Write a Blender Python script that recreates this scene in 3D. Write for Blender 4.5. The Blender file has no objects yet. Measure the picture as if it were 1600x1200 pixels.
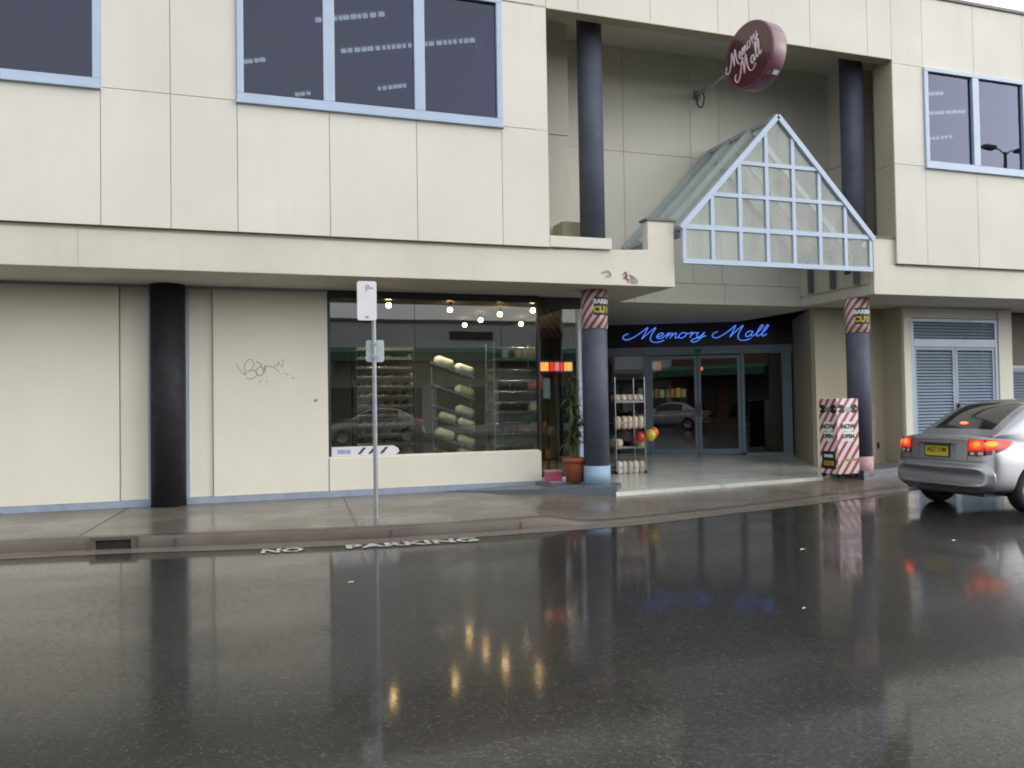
import bpy, bmesh, math, random
from math import sin, cos, pi, radians, sqrt, hypot, exp
from mathutils import Vector, Matrix
from mathutils.bvhtree import BVHTree
random.seed(7)
sc = bpy.context.scene
COL = sc.collection
if sc.world is None:
    sc.world = bpy.data.worlds.new("World")
# ------------------------------------------------------------------ camera
EYE = 1.5
FPX = 1300.0                      # focal length in pixels of the 1600 px wide photograph
YAW, PITCH, ROLL = radians(18.93), radians(1.377), radians(-0.942)
fw = Vector((sin(YAW)*cos(PITCH), cos(YAW)*cos(PITCH), sin(PITCH)))
rt = Vector((cos(YAW), -sin(YAW), 0)); up = rt.cross(fw)
rt2 = rt*cos(ROLL)+up*sin(ROLL); up2 = -rt*sin(ROLL)+up*cos(ROLL)
cd = bpy.data.cameras.new("camera"); cam = bpy.data.objects.new("camera", cd); COL.objects.link(cam)
M = Matrix((( rt2.x, up2.x, -fw.x, 0), (rt2.y, up2.y, -fw.y, 0), (rt2.z, up2.z, -fw.z, EYE), (0, 0, 0, 1)))
cam.matrix_world = M
cd.sensor_width = 36; cd.lens = FPX/1600*36; cd.clip_end = 3000; cd.clip_start = 0.05
sc.camera = cam

# ------------------------------------------------------------------ mesh helpers
class MB:
    def __init__(s): s.v = []; s.f = []; s.mi = []; s.sm = []
    def add(s, vs, fs, mi=0, smooth=False):
        b = len(s.v); s.v += [tuple(v) for v in vs]
        for f in fs:
            s.f.append([b+i for i in f]); s.mi.append(mi); s.sm.append(smooth)
        return s
    def box(s, x0, x1, y0, y1, z0, z1, mi=0):
        return s.add([(x0,y0,z0),(x1,y0,z0),(x1,y1,z0),(x0,y1,z0),(x0,y0,z1),(x1,y0,z1),(x1,y1,z1),(x0,y1,z1)],
                     [(0,3,2,1),(4,5,6,7),(0,1,5,4),(1,2,6,5),(2,3,7,6),(3,0,4,7)], mi)
    def bar(s, a, b, w, h, mi=0, upv=(0,0,1)):
        a = Vector(a); b = Vector(b); d = (b-a).normalized(); u = Vector(upv)
        sd = d.cross(u)
        if sd.length < 1e-4: sd = d.cross(Vector((1,0,0)))
        sd.normalize(); u = sd.cross(d).normalized()
        vs = []
        for p in (a, b):
            for i, j in ((-1,-1),(1,-1),(1,1),(-1,1)): vs.append(p+sd*(i*w/2)+u*(j*h/2))
        return s.add(vs, [(3,2,1,0),(4,5,6,7),(0,1,5,4),(1,2,6,5),(2,3,7,6),(3,0,4,7)], mi)
    def tube(s, pts, r, n=8, mi=0, caps=True):
        pts = [Vector(p) for p in pts]; m = len(pts); rs = r if isinstance(r, (list, tuple)) else [r]*m
        prev = None; vs = []
        for i, p in enumerate(pts):
            t = (pts[min(i+1, m-1)]-pts[max(i-1, 0)])
            t = t.normalized() if t.length > 1e-9 else Vector((0,0,1))
            if prev is None:
                a = Vector((0,0,1)) if abs(t.z) < .9 else Vector((1,0,0))
                u = t.cross(a).normalized()
            else:
                u = prev-t*prev.dot(t)
                u = u.normalized() if u.length > 1e-6 else t.orthogonal().normalized()
            prev = u; w = t.cross(u)
            for k in range(n):
                an = 2*pi*k/n; vs.append(p+(u*cos(an)+w*sin(an))*rs[i])
        fs = []
        for i in range(m-1):
            for k in range(n):
                k2 = (k+1) % n; fs.append((i*n+k, i*n+k2, (i+1)*n+k2, (i+1)*n+k))
        s.add(vs, fs, mi, True)
        if caps: s.add(vs[:n], [tuple(reversed(range(n)))], mi); s.add(vs[-n:], [tuple(range(n))], mi)
        return s
    def lathe(s, prof, c=(0,0,0), n=24, mi=0, a0=0, a1=2*pi):
        full = abs(a1-a0-2*pi) < 1e-6; k = n if full else n+1; vs = []; fs = []
        for r, z in prof:
            for i in range(k):
                an = a0+(a1-a0)*i/n; vs.append((c[0]+r*cos(an), c[1]+r*sin(an), c[2]+z))
        for j in range(len(prof)-1):
            for i in range(n):
                i2 = (i+1) % k; fs.append((j*k+i, j*k+i2, (j+1)*k+i2, (j+1)*k+i))
        return s.add(vs, fs, mi, True)
    def prism(s, poly, d, mi=0):
        """closed polygon of 3-D points pushed along vector d"""
        n = len(poly); d = Vector(d); vs = [Vector(p) for p in poly]; vs += [v+d for v in vs]
        fs = [tuple(range(n)), tuple(reversed(range(n, 2*n)))]
        fs += [(i, n+i, n+(i+1) % n, (i+1) % n) for i in range(n)]
        return s.add(vs, fs, mi)
    def grid(s, rows, mi=0, smooth=True, flip=False):
        m = len(rows); n = len(rows[0]); vs = [p for r in rows for p in r]; fs = []
        for i in range(m-1):
            for j in range(n-1):
                q = (i*n+j, i*n+j+1, (i+1)*n+j+1, (i+1)*n+j); fs.append(tuple(reversed(q)) if flip else q)
        return s.add(vs, fs, mi, smooth)
    def sphere(s, c, r, n=16, m=10, sz=1.0, mi=0):
        return s.lathe([(max(r*sin(pi*i/m), 1e-5), -r*sz*cos(pi*i/m)) for i in range(m+1)], c, n, mi)
    def mesh(s, name, mats, fix=True):
        me = bpy.data.meshes.new(name); me.from_pydata(s.v, [], s.f)
        for m in (mats if isinstance(mats, (list, tuple)) else [mats]): me.materials.append(m)
        me.polygons.foreach_set('material_index', s.mi); me.polygons.foreach_set('use_smooth', s.sm); me.update()
        if fix:
            bm = bmesh.new(); bm.from_mesh(me); bmesh.ops.recalc_face_normals(bm, faces=bm.faces); bm.to_mesh(me); bm.free()
        return me
    def build(s, name, mats, parent=None, fix=True, bevel=0):
        me = s.mesh(name, mats, fix); o = bpy.data.objects.new(name, me); COL.objects.link(o)
        if parent is not None:
            o.parent = parent; L = parent
            off = Vector((0,0,0))
            if parent.get('worldbuilt'):
                o.location = -Vector(parent['worldbuilt'])
        if bevel:
            bv = o.modifiers.new('bevel', 'BEVEL'); bv.width = bevel; bv.segments = 2; bv.limit_method = 'ANGLE'
        return o
def tag(o, label=None, cat=None, group=None, kind=None):
    if label: o['label'] = label
    if cat: o['category'] = cat
    if group: o['group'] = group
    if kind: o['kind'] = kind
    return o
def empty(name, loc, label=None, cat=None, group=None, rz=0, world=False):
    o = bpy.data.objects.new(name, None); COL.objects.link(o); o.location = loc; o.rotation_euler = (0,0,rz)
    o.empty_display_size = .2
    if world: o['worldbuilt'] = tuple(loc)
    return tag(o, label, cat, group)
def struct(name, mb, mat, fix=True): return tag(mb.build(name, mat, None, fix), kind='structure')
def copy_tree(o, parent=None):
    c = o.copy(); COL.objects.link(c)
    if parent: c.parent = parent
    for ch in list(o.children): copy_tree(ch, c)
    return c
def spline(pts, k=8):
    """Catmull-Rom through 2-D / 3-D points"""
    P = [Vector(p) for p in pts]; P = [P[0]*2-P[1]]+P+[P[-1]*2-P[-2]]; out = []
    for i in range(1, len(P)-2):
        for j in range(k):
            t = j/k; a, b, c, d = P[i-1:i+3]
            out.append(.5*((2*b)+(c-a)*t+(2*a-5*b+4*c-d)*t*t+(3*b-a-3*c+d)*t**3))
    return out+[P[-2]]
def text_mb(body, size, mat4, mi=0, mb=None, extrude=.002, bold=.0):
    cu = bpy.data.curves.new('lettering', 'FONT'); cu.body = body; cu.size = size; cu.extrude = extrude; cu.offset = bold
    cu.align_x = 'CENTER'; cu.align_y = 'CENTER'; cu.resolution_u = 3
    ob = bpy.data.objects.new('lettering', cu); COL.objects.link(ob)
    dg = bpy.context.evaluated_depsgraph_get(); dg.update()
    me = bpy.data.meshes.new_from_object(ob.evaluated_get(dg))
    mb = mb or MB()
    mb.add([mat4 @ v.co for v in me.vertices], [tuple(p.vertices) for p in me.polygons], mi)
    bpy.data.objects.remove(ob); bpy.data.curves.remove(cu); bpy.data.meshes.remove(me)
    return mb
def frame4(o, u, v):
    """matrix taking (x,y,z) to o + x*u + y*v + z*(u x v)"""
    u = Vector(u).normalized(); v = Vector(v).normalized(); w = u.cross(v); o = Vector(o)
    return Matrix(((u.x,v.x,w.x,o.x),(u.y,v.y,w.y,o.y),(u.z,v.z,w.z,o.z),(0,0,0,1)))

# ------------------------------------------------------------------ materials
class NT:
    def __init__(s, name):
        s.m = bpy.data.materials.new(name); s.m.use_nodes = True; s.t = s.m.node_tree; s.n = s.t.nodes
        s.b = s.n['Principled BSDF']; s.out = s.n['Material Output']
    def node(s, typ, **kw):
        nd = s.n.new(typ)
        for k, v in kw.items():
            if k in nd.inputs: nd.inputs[k].default_value = v
            else: setattr(nd, k, v)
        return nd
    def link(s, a, b): s.t.links.new(a, b)
    def set(s, **kw):
        for k, v in kw.items():
            k = k.replace('_', ' '); 
            if k in ('Base Color', 'Emission Color'): v = (*v, 1)
            s.b.inputs[k].default_value = v
        return s
    def coords(s, scale=(1,1,1), kind='Object'):
        tc = s.node('ShaderNodeTexCoord'); mp = s.node('ShaderNodeMapping'); mp.inputs['Scale'].default_value = scale
        s.link(tc.outputs[kind], mp.inputs['Vector']); return mp.outputs['Vector']
    def noise(s, scale, detail=3, vec=None, rough=.55):
        nd = s.node('ShaderNodeTexNoise'); nd.inputs['Scale'].default_value = scale; nd.inputs['Detail'].default_value = detail
        nd.inputs['Roughness'].default_value = rough
        s.link(vec if vec is not None else s.coords(), nd.inputs['Vector']); return nd.outputs['Fac']
    def ramp(s, fac, stops):
        nd = s.node('ShaderNodeValToRGB'); cr = nd.color_ramp
        while len(cr.elements) < len(stops): cr.elements.new(.5)
        for e, (p, c) in zip(cr.elements, stops):
            e.position = p; e.color = (*c, 1) if len(c) == 3 else c
        s.link(fac, nd.inputs['Fac']); return nd.outputs['Color']
    def mix(s, fac, a, b, blend='MIX'):
        nd = s.node('ShaderNodeMix'); nd.data_type = 'RGBA'; nd.blend_type = blend
        for inp, v in ((nd.inputs[0], fac), (nd.inputs[6], a), (nd.inputs[7], b)):
            if hasattr(v, 'links') or hasattr(v, 'is_linked'): s.link(v, inp)
            elif isinstance(v, (int, float)): inp.default_value = v
            else: inp.default_value = (*v, 1)
        return nd.outputs[2]
    def math(s, op, a, b=0.0):
        nd = s.node('ShaderNodeMath'); nd.operation = op
        for i, v in enumerate((a, b)):
            if isinstance(v, (int, float)): nd.inputs[i].default_value = v
            else: s.link(v, nd.inputs[i])
        return nd.outputs[0]
    def bump(s, h, strength=.2, dist=.01):
        nd = s.node('ShaderNodeBump'); nd.inputs['Strength'].default_value = strength; nd.inputs['Distance'].default_value = dist
        s.link(h, nd.inputs['Height']); s.link(nd.outputs['Normal'], s.b.inputs['Normal']); return nd
def g3(r, k=1): return tuple(x*k for x in r)
def paint(name, c, rough=.5, var=.10, scale=2.0, streak=.0, metal=0, coat=0, island=0.0, bump=0):
    n = NT(name); col = n.ramp(n.noise(scale, 5), [(.3, g3(c, 1-var)), (.7, g3(c, 1+var*.5))])
    if streak:
        st = n.noise(1.0, 4, n.coords((9, 9, .35)))
        col = n.mix(n.math('MULTIPLY', n.ramp(st, [(.5,(0,0,0)),(.8,(1,1,1))]), streak), col, g3(c, .55))
    if island:
        ge = n.node('ShaderNodeNewGeometry')
        f = n.math('ADD', n.math('MULTIPLY', ge.outputs['Random Per Island'], island), 1-island/2)
        hs = n.node('ShaderNodeHueSaturation'); n.link(f, hs.inputs['Value']); n.link(col, hs.inputs['Color']); col = hs.outputs['Color']
    n.link(col, n.b.inputs['Base Color'])
    rr = n.ramp(n.noise(scale*3, 3), [(.3, (rough*.85,)*3), (.7, (min(1, rough*1.15),)*3)]); n.link(rr, n.b.inputs['Roughness'])
    n.set(Metallic=metal, Coat_Weight=coat)
    if bump: n.bump(n.noise(scale*40, 2), bump, .004)
    return n.m
def emit(name, c, k, base=(.1,.1,.1)):
    n = NT(name); n.set(Base_Color=base, Emission_Color=c, Emission_Strength=k, Roughness=.3)
    # lamps are never perfectly even
    v = n.ramp(n.noise(14, 2), [(.3, g3(c, .8)), (.7, c)]); n.link(v, n.b.inputs['Emission Color']); return n.m
def glass(name, tint, refl=(1,1,1), ior=1.6, rough=.0, haze=0, hazec=(.5,.5,.5), base=0.0):
    n = NT(name); n.n.remove(n.b)
    tr = n.node('ShaderNodeBsdfTransparent'); tr.inputs[0].default_value = (*tint, 1)
    gl = n.node('ShaderNodeBsdfGlossy'); gl.inputs['Color'].default_value = (*refl, 1); gl.inputs['Roughness'].default_value = rough
    fr = n.node('ShaderNodeFresnel'); fr.inputs[0].default_value = ior
    ge = n.node('ShaderNodeNewGeometry')
    fac = n.math('MULTIPLY', n.math('MAXIMUM', fr.outputs[0], base), n.math('SUBTRACT', 1.0, ge.outputs['Backfacing']))
    # faint unevenness of the sheet
    bp = n.node('ShaderNodeBump'); bp.inputs['Strength'].default_value = .05; bp.inputs['Distance'].default_value = .01
    n.link(n.noise(.9, 1), bp.inputs['Height']); n.link(bp.outputs[0], gl.inputs['Normal'])
    mx = n.node('ShaderNodeMixShader'); n.link(fac, mx.inputs[0]); n.link(gl.outputs[0], mx.inputs[2])
    src = tr.outputs[0]
    if haze:
        df = n.node('ShaderNodeBsdfDiffuse'); df.inputs[0].default_value = (*hazec, 1)
        m2 = n.node('ShaderNodeMixShader')
        hz = n.math('MULTIPLY', n.noise(3, 4, n.coords((2,2,.5))), haze*2)
        n.link(hz, m2.inputs[0]); n.link(tr.outputs[0], m2.inputs[1]); n.link(df.outputs[0], m2.inputs[2]); src = m2.outputs[0]
    n.link(src, mx.inputs[1]); n.link(mx.outputs[0], n.out.inputs[0]); return n.m

CREAM = (.735, .72, .645)
m_wall = paint('cream_wall_panel', CREAM, .62, .08, .5, streak=.09, island=.05)
m_wall2 = paint('pale_ground_floor_panel', (.83, .805, .695), .6, .05, .8, streak=.03, island=.03)
m_fascia = paint('cream_fascia_paint', (.70, .675, .58), .6, .12, .55, streak=.10)
m_groove = paint('panel_joint_backing', (.55, .52, .43), .8, .1, 2)
m_soffit = paint('soffit_lining', (.70, .68, .60), .7, .10, 1.2)
m_pier = paint('olive_pier_paint', (.46, .42, .31), .65, .08, 1.0, streak=.08)
m_coping = paint('dark_roof_coping', (.16, .15, .15), .5, .15, 3)
m_blue = paint('pale_blue_frame', (.44, .545, .71), .38, .08, 3, coat=.2)
m_blue2 = paint('dull_blue_door_frame', (.20, .29, .36), .35, .08, 3, coat=.2)
m_skirt = paint('grey_blue_skirting', (.33, .39, .50), .5, .18, 5)
m_navy = paint('navy_column_paint', (.088, .10, .145), .65, .25, 3, streak=.3)
m_navy2 = paint('near_black_column_paint', (.014, .014, .02), .7, .3, 3)
m_colbase = paint('light_blue_column_base', (.30, .43, .58), .5, .1, 5)
m_pink = paint('faded_pink_paper', (.62, .42, .42), .7, .25, 9)
m_plinth = paint('slate_plinth_paint', (.13, .15, .18), .4, .2, 4)
m_dark = paint('dark_frame_metal', (.03, .035, .04), .4, .2, 5)
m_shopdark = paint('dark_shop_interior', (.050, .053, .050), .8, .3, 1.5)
m_shopfloor = paint('shop_floor_vinyl', (.16, .14, .12), .4, .2, 2)
m_office = paint('office_interior', (.24, .24, .26), .8, .1, 1)
m_chrome = paint('chromed_wire', (.45, .46, .46), .28, .1, 8, metal=.8)
m_black = paint('black_rubber', (.010, .010, .011), .75, .2, 10)
m_white = paint('white_sign_sheet', (.80, .80, .84), .4, .04, 4)
m_galv = paint('galvanised_pole', (.34, .36, .38), .45, .15, 12, metal=.5)
m_maroon = paint('maroon_sign_acrylic', (.080, .024, .030), .25, .18, 6, coat=.5)
m_maroonrim = paint('maroon_sign_rim', (.15, .045, .075), .3, .25, 5, coat=.4)
m_script = paint('pale_script_lettering', (.72, .62, .68), .5, .1, 20)
m_signboard = paint('dark_neon_backboard', (.020, .014, .022), .4, .3, 3)
m_neon = emit('blue_neon_tube', (.09, .26, 1.0), 1.15)
m_bulb = emit('warm_pendant_bulb', (1.0, .58, .24), 75)
m_fluoro = emit('fluorescent_tube', (.92, 1.0, .78), 1.3)
m_terra = paint('terracotta_clay', (.36, .095, .045), .7, .2, 8)
m_leaf = paint('dracaena_leaf', (.055, .11, .03), .45, .35, 9, island=.5)
m_cane = paint('plant_cane', (.16, .13, .06), .7, .2, 12)
m_tile = None
g_shop = glass('shop_window_glass', (.74, .78, .76), ior=1.75, base=.13)
g_door = glass('door_glass', (.64, .70, .70), ior=1.7, base=.12)
g_upper = glass('tinted_office_glass', (.42, .45, .54), refl=(.46, .50, .70), ior=1.75, base=.13, haze=.0)
g_gable = glass('canopy_gable_glass', (.88, .92, .90), ior=1.5, haze=.14, hazec=(.75,.76,.74))
g_roof = glass('canopy_roof_glass', (.93, .95, .94), ior=1.6, haze=.12, hazec=(.5,.53,.5))

def asphalt():
    n = NT('wet_asphalt'); v = n.coords()
    fine = n.noise(130, 4, v, .75); mid = n.noise(5, 5, v, .6); big = n.noise(.42, 5, n.coords((1, 1.8, 1)), .6)
    vo = n.node('ShaderNodeTexVoronoi'); vo.inputs['Scale'].default_value = 75; n.link(v, vo.inputs['Vector'])
    sep = n.node('ShaderNodeSeparateColor'); n.link(vo.outputs['Color'], sep.inputs[0])
    stone = n.ramp(sep.outputs[0], [(.0, (.006,.006,.006)), (.55, (.014,.0135,.012)), (.86, (.035,.033,.029)), (1.0, (.15,.14,.12))])
    col = n.mix(n.ramp(fine, [(.40,(0,0,0)),(.62,(1,1,1))]), (.016,.016,.015), stone)
    col = n.mix(n.math('MULTIPLY', n.ramp(mid, [(.35,(0,0,0)),(.65,(1,1,1))]), .45), col, (.024,.023,.021))
    n.link(col, n.b.inputs['Base Color'])
    # open-textured stone below, a film of rain water (the coat) lying over it, thicker in the hollows
    wet = n.ramp(big, [(.38, (0,0,0)), (.62, (1,1,1))])
    n.link(n.math('ADD', n.math('MULTIPLY', fine, .15), .30), n.b.inputs['Roughness'])
    n.b.inputs['IOR'].default_value = 1.40; n.b.inputs['Specular IOR Level'].default_value = .30
    n.b.inputs['Coat IOR'].default_value = 1.34
    poke = n.ramp(sep.outputs[1], [(.55, (1,1,1)), (.80, (.55,.55,.55)), (1.0, (.25,.25,.25))])     # stones that stand out of the film
    poke = n.mix(n.math('MULTIPLY', wet, .6), poke, (1,1,1))
    n.link(n.math('MULTIPLY', poke, n.math('ADD', n.math('MULTIPLY', wet, .25), .70)), n.b.inputs['Coat Weight'])
    cr = n.math('ADD', n.math('MULTIPLY', wet, -.035), .085)
    n.link(n.math('ADD', cr, n.math('MULTIPLY', fine, .03)), n.b.inputs['Coat Roughness'])
    h = n.math('ADD', n.math('MULTIPLY', fine, .6), n.math('MULTIPLY', vo.outputs['Distance'], .8))
    n.bump(h, .30, .004)
    cb = n.node('ShaderNodeBump'); cb.inputs['Strength'].default_value = .10; cb.inputs['Distance'].default_value = .004
    hc = n.math('ADD', n.math('MULTIPLY', mid, .8), n.math('MULTIPLY', n.math('MULTIPLY', vo.outputs['Distance'], n.math('SUBTRACT', 1.0, wet)), .22))
    n.link(hc, cb.inputs['Height']); n.link(cb.outputs[0], n.b.inputs['Coat Normal'])
    return n.m
def wetconc(name, c1, c2, rough=.42, jx=None):
    n = NT(name); v = n.coords(); a = n.noise(1.1, 5, v); b = n.noise(40, 3, v); st = n.noise(2.2, 4, n.coords((.5, 3, 3)))
    col = n.mix(n.ramp(a, [(.35,(0,0,0)),(.65,(1,1,1))]), c1, c2)
    col = n.mix(n.math('MULTIPLY', n.ramp(st, [(.45,(0,0,0)),(.7,(1,1,1))]), .5), col, g3(c1, .55))
    col = n.mix(n.math('MULTIPLY', b, .3), col, g3(c2, 1.25)); n.link(col, n.b.inputs['Base Color'])
    r = n.ramp(n.noise(.8, 3, v), [(.35, (rough*.55,)*3), (.65, (rough,)*3)]); n.link(r, n.b.inputs['Roughness'])
    n.set(IOR=1.4); n.bump(b, .12, .004); return n.m
m_road = asphalt()
m_path = wetconc('damp_footpath_concrete', (.125,.107,.092), (.175,.153,.130), .36)
m_kerb = wetconc('stained_kerb_concrete', (.085,.068,.06), (.14,.115,.10), .5)
m_gutter = wetconc('wet_gutter_concrete', (.13,.115,.095), (.19,.17,.145), .35)
def tilefloor():
    n = NT('entrance_floor_tile'); v = n.coords()
    br = n.node('ShaderNodeTexBrick'); br.offset = 0; br.inputs['Scale'].default_value = 1
    br.inputs['Brick Width'].default_value = .4; br.inputs['Row Height'].default_value = .4; br.inputs['Mortar Size'].default_value = .006
    br.inputs['Color1'].default_value = (.60,.62,.57,1); br.inputs['Color2'].default_value = (.57,.59,.54,1); br.inputs['Mortar'].default_value = (.42,.43,.39,1)
    n.link(v, br.inputs['Vector'])
    col = n.mix(n.math('MULTIPLY', n.noise(2.2, 4, v), .3), br.outputs['Color'], (.46,.48,.43)); n.link(col, n.b.inputs['Base Color'])
    n.link(n.ramp(n.noise(1.2, 3, v), [(.3,(.12,)*3),(.7,(.26,)*3)]), n.b.inputs['Roughness']); return n.m
m_tile = tilefloor()
def stripes(name, period=.16, slope=1.0, axis='flat'):
    """red and white diagonal barber stripes, in the object's own space (x across, z up)"""
    n = NT(name); tc = n.node('ShaderNodeTexCoord'); sp = n.node('ShaderNodeSeparateXYZ'); n.link(tc.outputs['Object'], sp.inputs[0])
    if axis == 'round':
        ang = n.math('MULTIPLY', n.math('ARCTAN2', sp.outputs[1], sp.outputs[0]), .2)
        u = ang
    else: u = sp.outputs[0]
    k = n.math('FRACT', n.math('DIVIDE', n.math('SUBTRACT', n.math('MULTIPLY', sp.outputs[2], slope), n.math('MULTIPLY', u, 1.35)), period))
    col = n.mix(n.math('GREATER_THAN', k, .56), (.80,.78,.78), (.40,.008,.03))
    col = n.mix(n.math('MULTIPLY', n.noise(6, 3), .25), col, (.55,.5,.5)); n.link(col, n.b.inputs['Base Color'])
    n.set(Roughness=.35); return n.m
m_stripe = stripes('barber_stripe_board', .215)
m_stripe_round = stripes('barber_stripe_wrap', .17, 1.0, 'round')
m_ink = paint('black_print', (.02, .02, .022), .5, .1, 20)
m_yellow = paint('yellow_print', (.62, .50, .03), .5, .1, 20)
m_red = paint('red_print', (.45, .02, .03), .5, .15, 10)

# ------------------------------------------------------------------ ground
KERB = [(-40,12.2),(-16,11.3),(-8,10.95),(-4,10.4),(-2.28,10.13),(-1.02,9.9),(.39,9.62),(1.67,9.43),(3.19,9.38),(4.97,9.54),(7.25,10.03),(10.3,10.86),(13,11.25),(20,11.5),(40,11.8)]
KS = spline([(x, y) for x, y in KERB], 10)
def kerb_y(x):
    for a, b in zip(KS, KS[1:]):
        if a.x <= x <= b.x: return a.y+(b.y-a.y)*(x-a.x)/max(b.x-a.x, 1e-6)
    return KS[-1].y
def kh(x):                        # kerb height: drops for the driveway crossing
    t = min(1, max(0, (x-3.55)/.8)); t = t*t*(3-2*t); return .13*(1-t)+.022*t
def front_y(x):                   # where the footpath meets the building
    if x < 5.2: return 12.95
    return 12.95
rd = MB(); rd.add([(-600,-600,0),(600,-600,0),(600,600,0),(-600,600,0)], [(0,1,2,3)]); struct('road', rd, m_road)
xs = [-40+.25*i for i in range(0, 100)]+[-15+.12*i for i in range(0, 250)]+[15+.5*i for i in range(0, 50)]
xs = sorted(set(round(x, 3) for x in xs))
kb = MB(); gt = MB(); fp = MB()
R_k = []; R_g = []; R_f = []
for x in xs:
    k = kerb_y(x); h = kh(x); r = min(.035, h*.5)
    R_k.append([(x, k-.004, -.05), (x, k, .006), (x, k+.012, h-r), (x, k+.03, h-r*.3), (x, k+.06, h), (x, k+.17, h+.003), (x, k+.17, -.05)])
    R_g.append([(x, k-.34-.03*sin(x*1.7), .004), (x, k-.02, .010)])
    zr = [h-.002+(.15-h)*t for t in (0, .25, .5, .75, 1)]
    if x > 4.2: zr = [h-.002+(.145-h)*min(1, t*1.25) for t in (0, .25, .5, .75, 1)]
    R_f.append([(x, k+.16+(front_y(x)-k-.16)*t, z) for t, z in zip((0, .25, .5, .75, 1), zr)])
kb.grid(R_k); gt.grid(R_g); fp.grid(R_f)
DRAIN_X0, DRAIN_X1 = -1.33, -1.0
struct('kerb', kb, m_kerb); struct('gutter', gt, m_gutter); struct('footpath', fp, m_path)
# footpath expansion joints
jt = MB()
for xx in (-5.2, -2.9, -.55, 1.75, 3.3):      # kerb stones butt here
    ky = kerb_y(xx); h_k = kh(xx); jt.bar((xx, ky-.006, .012), (xx+.004, ky-.001, h_k-.03), .009, .01, upv=(0,1,0)); jt.bar((xx, ky+.05, h_k+.0005), (xx, ky+.17, h_k+.0035), .009, .004)
for xx in (-6.1, -3.1, -1.55, 1.4):
    ky = kerb_y(xx); jt.bar((xx, ky+.17, kh(xx)+.0015), (xx+.25, 12.75, .1515), .009, .004)
struct('footpath_joints', jt, m_kerb)
# storm drain mouth in the kerb
dr = empty('storm_drain', (-1.165, kerb_y(-1.165), 0), 'dark rectangular storm drain mouth in the kerb face left of the parking sign', 'drain', world=True)
k1, k2 = kerb_y(-1.36), kerb_y(-.97)
a = MB(); a.prism([(-1.33, kerb_y(-1.33)-.012, .012), (-1.0, kerb_y(-1.0)-.012, .012), (-1.0, kerb_y(-1.0)-.002, .105), (-1.33, kerb_y(-1.33)-.002, .105)], (.0, .03, 0)); a.build('drain_dark_slab', m_black, dr)  # solid black slab: the shade inside the mouth is put in as colour
a = MB(); a.bar((-1.40, k1-.004, .125), (-.93, k2-.004, .125), .05, .035)
a.bar((-1.37, k1-.006, .01), (-1.37, k1-.006, .12), .05, .05, upv=(0,1,0)); a.bar((-.965, k2-.006, .01), (-.965, k2-.006, .12), .05, .05, upv=(0,1,0)); a.build('drain_surround', m_kerb, dr)
# entrance floor
ef = MB()
front = [(5.5,11.32,.152),(9.75,11.95,.152),(10.9,12.6,.156)]
ef.add([(5.5,11.32,.153),(9.75,11.92,.153),(10.75,13.3,.175),(12.3,15.6,.275),(7.8,17.6,.33),(5.9,13.3,.20)], [(0,1,2,3,4,5)])
ef.add([(5.5,11.32,.153),(9.75,11.92,.153),(9.75,11.90,.02),(5.5,11.30,.02)], [(0,1,2,3)])
struct('entrance_floor', ef, m_tile, fix=False)
# painted lettering on the road
rm = MB()
def road_text(body, x0, x1, y0, y1, h):
    c = Vector(((x0+x1)/2, (y0+y1)/2, .008)); u = Vector((x1-x0, y1-y0, 0)); L = u.length
    t = text_mb(body, 1, Matrix.Identity(4), extrude=.0, bold=.035); xsn = [v[0] for v in t.v]; ysn = [v[1] for v in t.v]
    sx = L/(max(xsn)-min(xsn)); sy = h/(max(ysn)-min(ysn)); u.normalize(); v = Vector((-u.y, u.x, 0)); cx = (max(xsn)+min(xsn))/2; cy = (max(ysn)+min(ysn))/2
    rm.add([c+u*((p[0]-cx)*sx)+v*((p[1]-cy)*sy) for p in t.v], t.f)
road_text('NO', .33, .75, 9.11, 9.05, .25); road_text('PARKING', 1.19, 2.62, 9.0, 8.91, .25)
n = NT('worn_road_paint'); v_ = n.coords()
worn = n.mix(n.ramp(n.noise(26, 4, v_, .7), [(.40,(0,0,0)),(.56,(1,1,1))]), (.12,.12,.115), (.66,.66,.64)); n.link(worn, n.b.inputs['Base Color']); n.set(Roughness=.4)
struct('road_marking', rm, n.m)
# ------------------------------------------------------------------ building
ZS = 3.27          # soffit height
YF = 11.30         # upper wall plane
bld = empty('shopping_mall', (4, 12.9, .15), 'cream two storey panelled mall building with navy columns and pale blue windows', 'building', world=True)
def part(name, mb, mat, parent=None, **k): return mb.build(name, mat, parent or bld, **k)
def sub(name, mb, mat, parent):
    o = mb.build(name, mat, None); o.parent = parent; return o     # parent already sits at the building offset
G = .0045
def panel(mb, x0, x1, z0, z1, y, t=.025): mb.box(x0+G, x1-G, y, y+t, z0+G, z1-G)
XL, XR = -13.0, 24.0
# --- upper wall panels
uw = MB(); bk = MB()
WA = (-5.0, -1.455, 5.51, 7.36); WB = (.155, 3.80, 5.51, 7.36); WC = (11.575, 15.2, 5.53, 7.28)
jl = [XL,-11.5,-10.3,-9.1,-7.5,-6.2,-5.0,-3.85,-2.65,-1.455,-.65,.155,1.335,2.53,3.78,4.50]
for a_, b_ in zip(jl, jl[1:]):
    panel(uw, a_, b_, 3.79, 5.51, YF)
    inw = any(w[0]-.01 <= a_ and b_ <= w[1]+.03 for w in (WA, WB))
    if not inw: panel(uw, a_, b_, 5.51, 7.34, YF)
for a_, b_ in zip(jl, jl[1:]): panel(uw, a_, b_, 7.36, 8.53, YF)
jm = [4.50,5.02,6.23,7.44,8.02,9.21,10.39,10.9]
for a_, b_ in zip(jm, jm[1:]): panel(uw, a_, b_, 7.34, 8.53, YF)
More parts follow.
